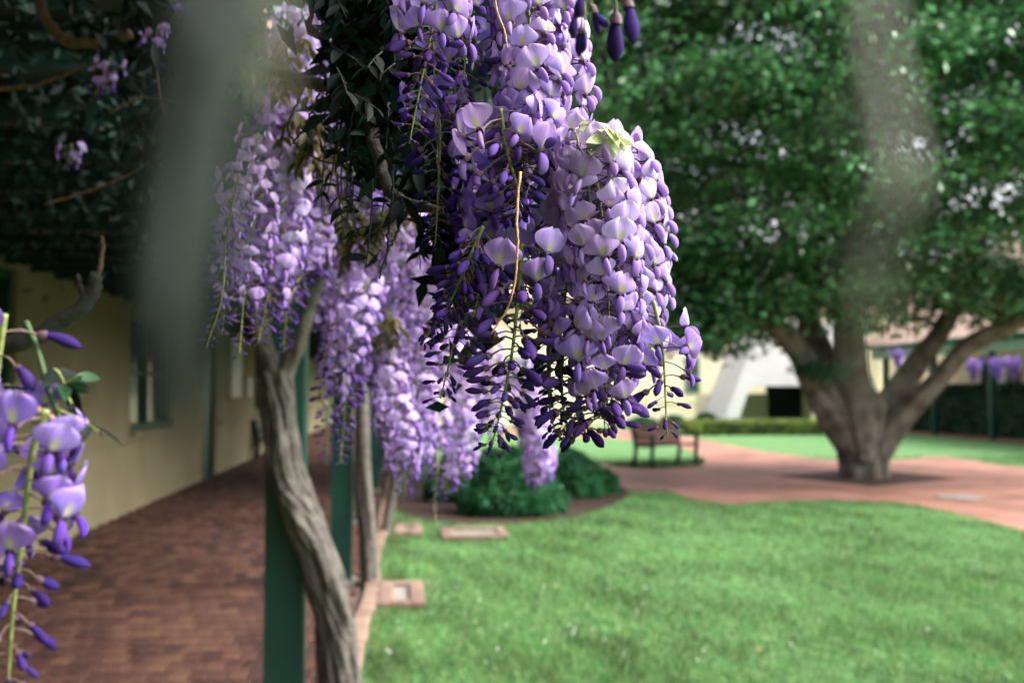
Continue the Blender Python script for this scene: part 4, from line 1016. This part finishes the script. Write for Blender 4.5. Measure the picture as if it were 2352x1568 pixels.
for k in range(40):
    px, py = rr.uniform(60, 600), rr.uniform(-50, 380); d = rr.uniform(1.7, 2.6); a = rr.uniform(-2.8, -.3); L_ = rr.uniform(50, 100)
    leafspray(vb, o1, [(px, py, d), (px + L_ * .5 * math.cos(a), py - L_ * .4 * math.sin(a), d), (px + L_ * math.cos(a), py - L_ * math.sin(a), d + .03)], 6, 'leaf_shaded', rr.uniform(.8, 1.2), 500 + k, .0012, 'twig')
labs = ['loose violet raceme in the upper left shade below the tan stem', 'small dim violet raceme in the shade near the upper left centre', 'dim violet bud sprig hanging lowest in the upper left shade', 'dim lilac raceme near the top edge in the shade']
for i, (pts, n) in enumerate([([(255, 130, 2.0), (235, 180, 2.0), (215, 225, 2.0)], 16), ([(365, 60, 2.0), (355, 110, 2.0), (345, 180, 2.0)], 18), ([(165, 330, 2.0), (160, 360, 2.0), (145, 390, 2.0)], 9), ([(410, -20, 2.1), (405, 30, 2.1), (380, 80, 2.1)], 14)]):
    raceme(labs[i], pts, n, .6, 1.0, (.4, .9), near=False, seed=80 + i)
# thick dark vine stem at the left, in front of the wall
o1 = at(150, 720, 1.6)
dv = thing('dark_vine_stem', 'dark thick vine stem bending upward before the cream wall', 'vine', o1)
stem(dv, o1, [(-700, 700, 1.8), (-350, 800, 1.7), (-40, 800, 1.62), (80, 772, 1.6), (140, 738, 1.6), (190, 705, 1.6), (215, 665, 1.6), (222, 630, 1.6)], .017, .010, 'twig', 'stem', 30, 10, .0012)
stem(dv, o1, [(222, 640, 1.6), (232, 600, 1.6), (236, 560, 1.6), (233, 545, 1.6)], .0045, .002, 'twig_brown', 'side_shoot', 12, 8, .0008)
stem(dv, o1, [(200, 690, 1.6), (185, 660, 1.6), (178, 630, 1.6)], .006, .003, 'twig', 'side_shoot', 10, 7, .0008)
# green near stem with leaves at left
o1 = at(100, 850, .52)
gs = thing('green_shoot', 'green vine shoot with small leaves carrying the near violet raceme', 'shoot', o1)
stem(gs, o1, [(60, 740, .54), (85, 800, .53), (105, 870, .52), (135, 955, .51), (150, 975, .51)], .0017, .0013, 'green_shoot', 'stem', 20, 9)
stem(gs, o1, [(-20, 900, .52), (60, 930, .51), (120, 960, .51), (200, 985, .51)], .0022, .0012, 'twig_tan', 'twig', 20, 7, .0004)
for k, pts in enumerate([[(120, 900, .52), (150, 880, .52), (185, 860, .52)], [(130, 940, .51), (180, 960, .51), (225, 990, .5)], [(100, 860, .52), (130, 850, .52), (160, 905, .52)], [(60, 860, .52), (30, 890, .52), (10, 930, .52)], [(150, 900, .52), (165, 930, .52), (170, 960, .52)]]):
    leafspray(gs, o1, pts, 4, 'shrub_leaf' if k in (0,) else 'leaf_shaded', .38, 700 + k)

# racemes on the far pergola, a few pixels each
for i, (px, py, d, lab) in enumerate([(2060, 815, 35, 'distant lilac raceme under the left end of the far pergola'), (2085, 840, 34, 'distant lilac raceme beside the trunk under the far pergola'), (2235, 840, 31, 'distant lilac raceme between the far pergola posts'), (2290, 838, 30, 'distant lilac raceme at the thicker post of the far pergola'), (2330, 835, 29, 'distant lilac raceme at the right end of the far pergola')]):
    g = np.array(at(px, py, d)); nn = 300
    u = rng.random(nn); c = np.stack([rng.normal(0, .13, nn) * (1.1 - u), rng.normal(0, .12, nn) * (1.1 - u), -.65 * u + .2], 1)
    o = bulk('distant_raceme', leaf_verts(c, .1, .08, 1), 4, M['whole'], None, rng.random(nn)); o.location = g; o.color = (.8, 0, 0, 1)
    tag(o, lab, 'flower cluster', 'racemes on the far pergola')

# clover flowers, fallen leaf and petals
cm = MB()
for k in range(14):
    a = k * 2.4; z = .035 + .012 * (k / 14); r_ = .010 * math.sqrt(1 - (k / 14) ** 2)
    cm.obox((math.cos(a) * r_ * .6, math.sin(a) * r_ * .6, z), (.004, 0, 0), (0, .004, 0), (0, 0, .006))
cm.tube([(0, 0, 0), (0, 0, .04)], .0015, 5)
cme = cm.mesh('clover_flower', M['clover'], True)
for k in range(46):
    px, py = rr.uniform(870, 1500), rr.uniform(1340, 1568)
    if k > 34: px, py = rr.uniform(1300, 2300), rr.uniform(1250, 1560)
    g = ground(px, py); o = link('clover_flower', cme, None, (g.x, g.y, .035), (0, 0, rr.uniform(0, 6)), rr.uniform(.35, .6))
    tag(o, 'tiny white clover flower dotted in the near lawn', 'clover flower', 'clover flowers in the lawn')
g = ground(1741, 1514); o = link('fallen_leaf', leaflet_mesh(.06, .035, 'dry_leaf'), None, (g.x, g.y, .06), (.2, .1, .6)); tag(o, 'single dry orange leaf lying on the open lawn', 'leaf')
for k, (px, py) in enumerate([(533, 1548), (860, 1420)]):
    g = ground(px, py); o = link('fallen_petal', FL['banner'][k], None, (g.x, g.y, .035), (.2, 1.2, k), 1.4, (.05, 0, 0, 1))
    tag(o, ['pale fallen petal on the dark brick walk near the post', 'pale fallen petal on the brick kerb by the drain box'][k], 'petal')
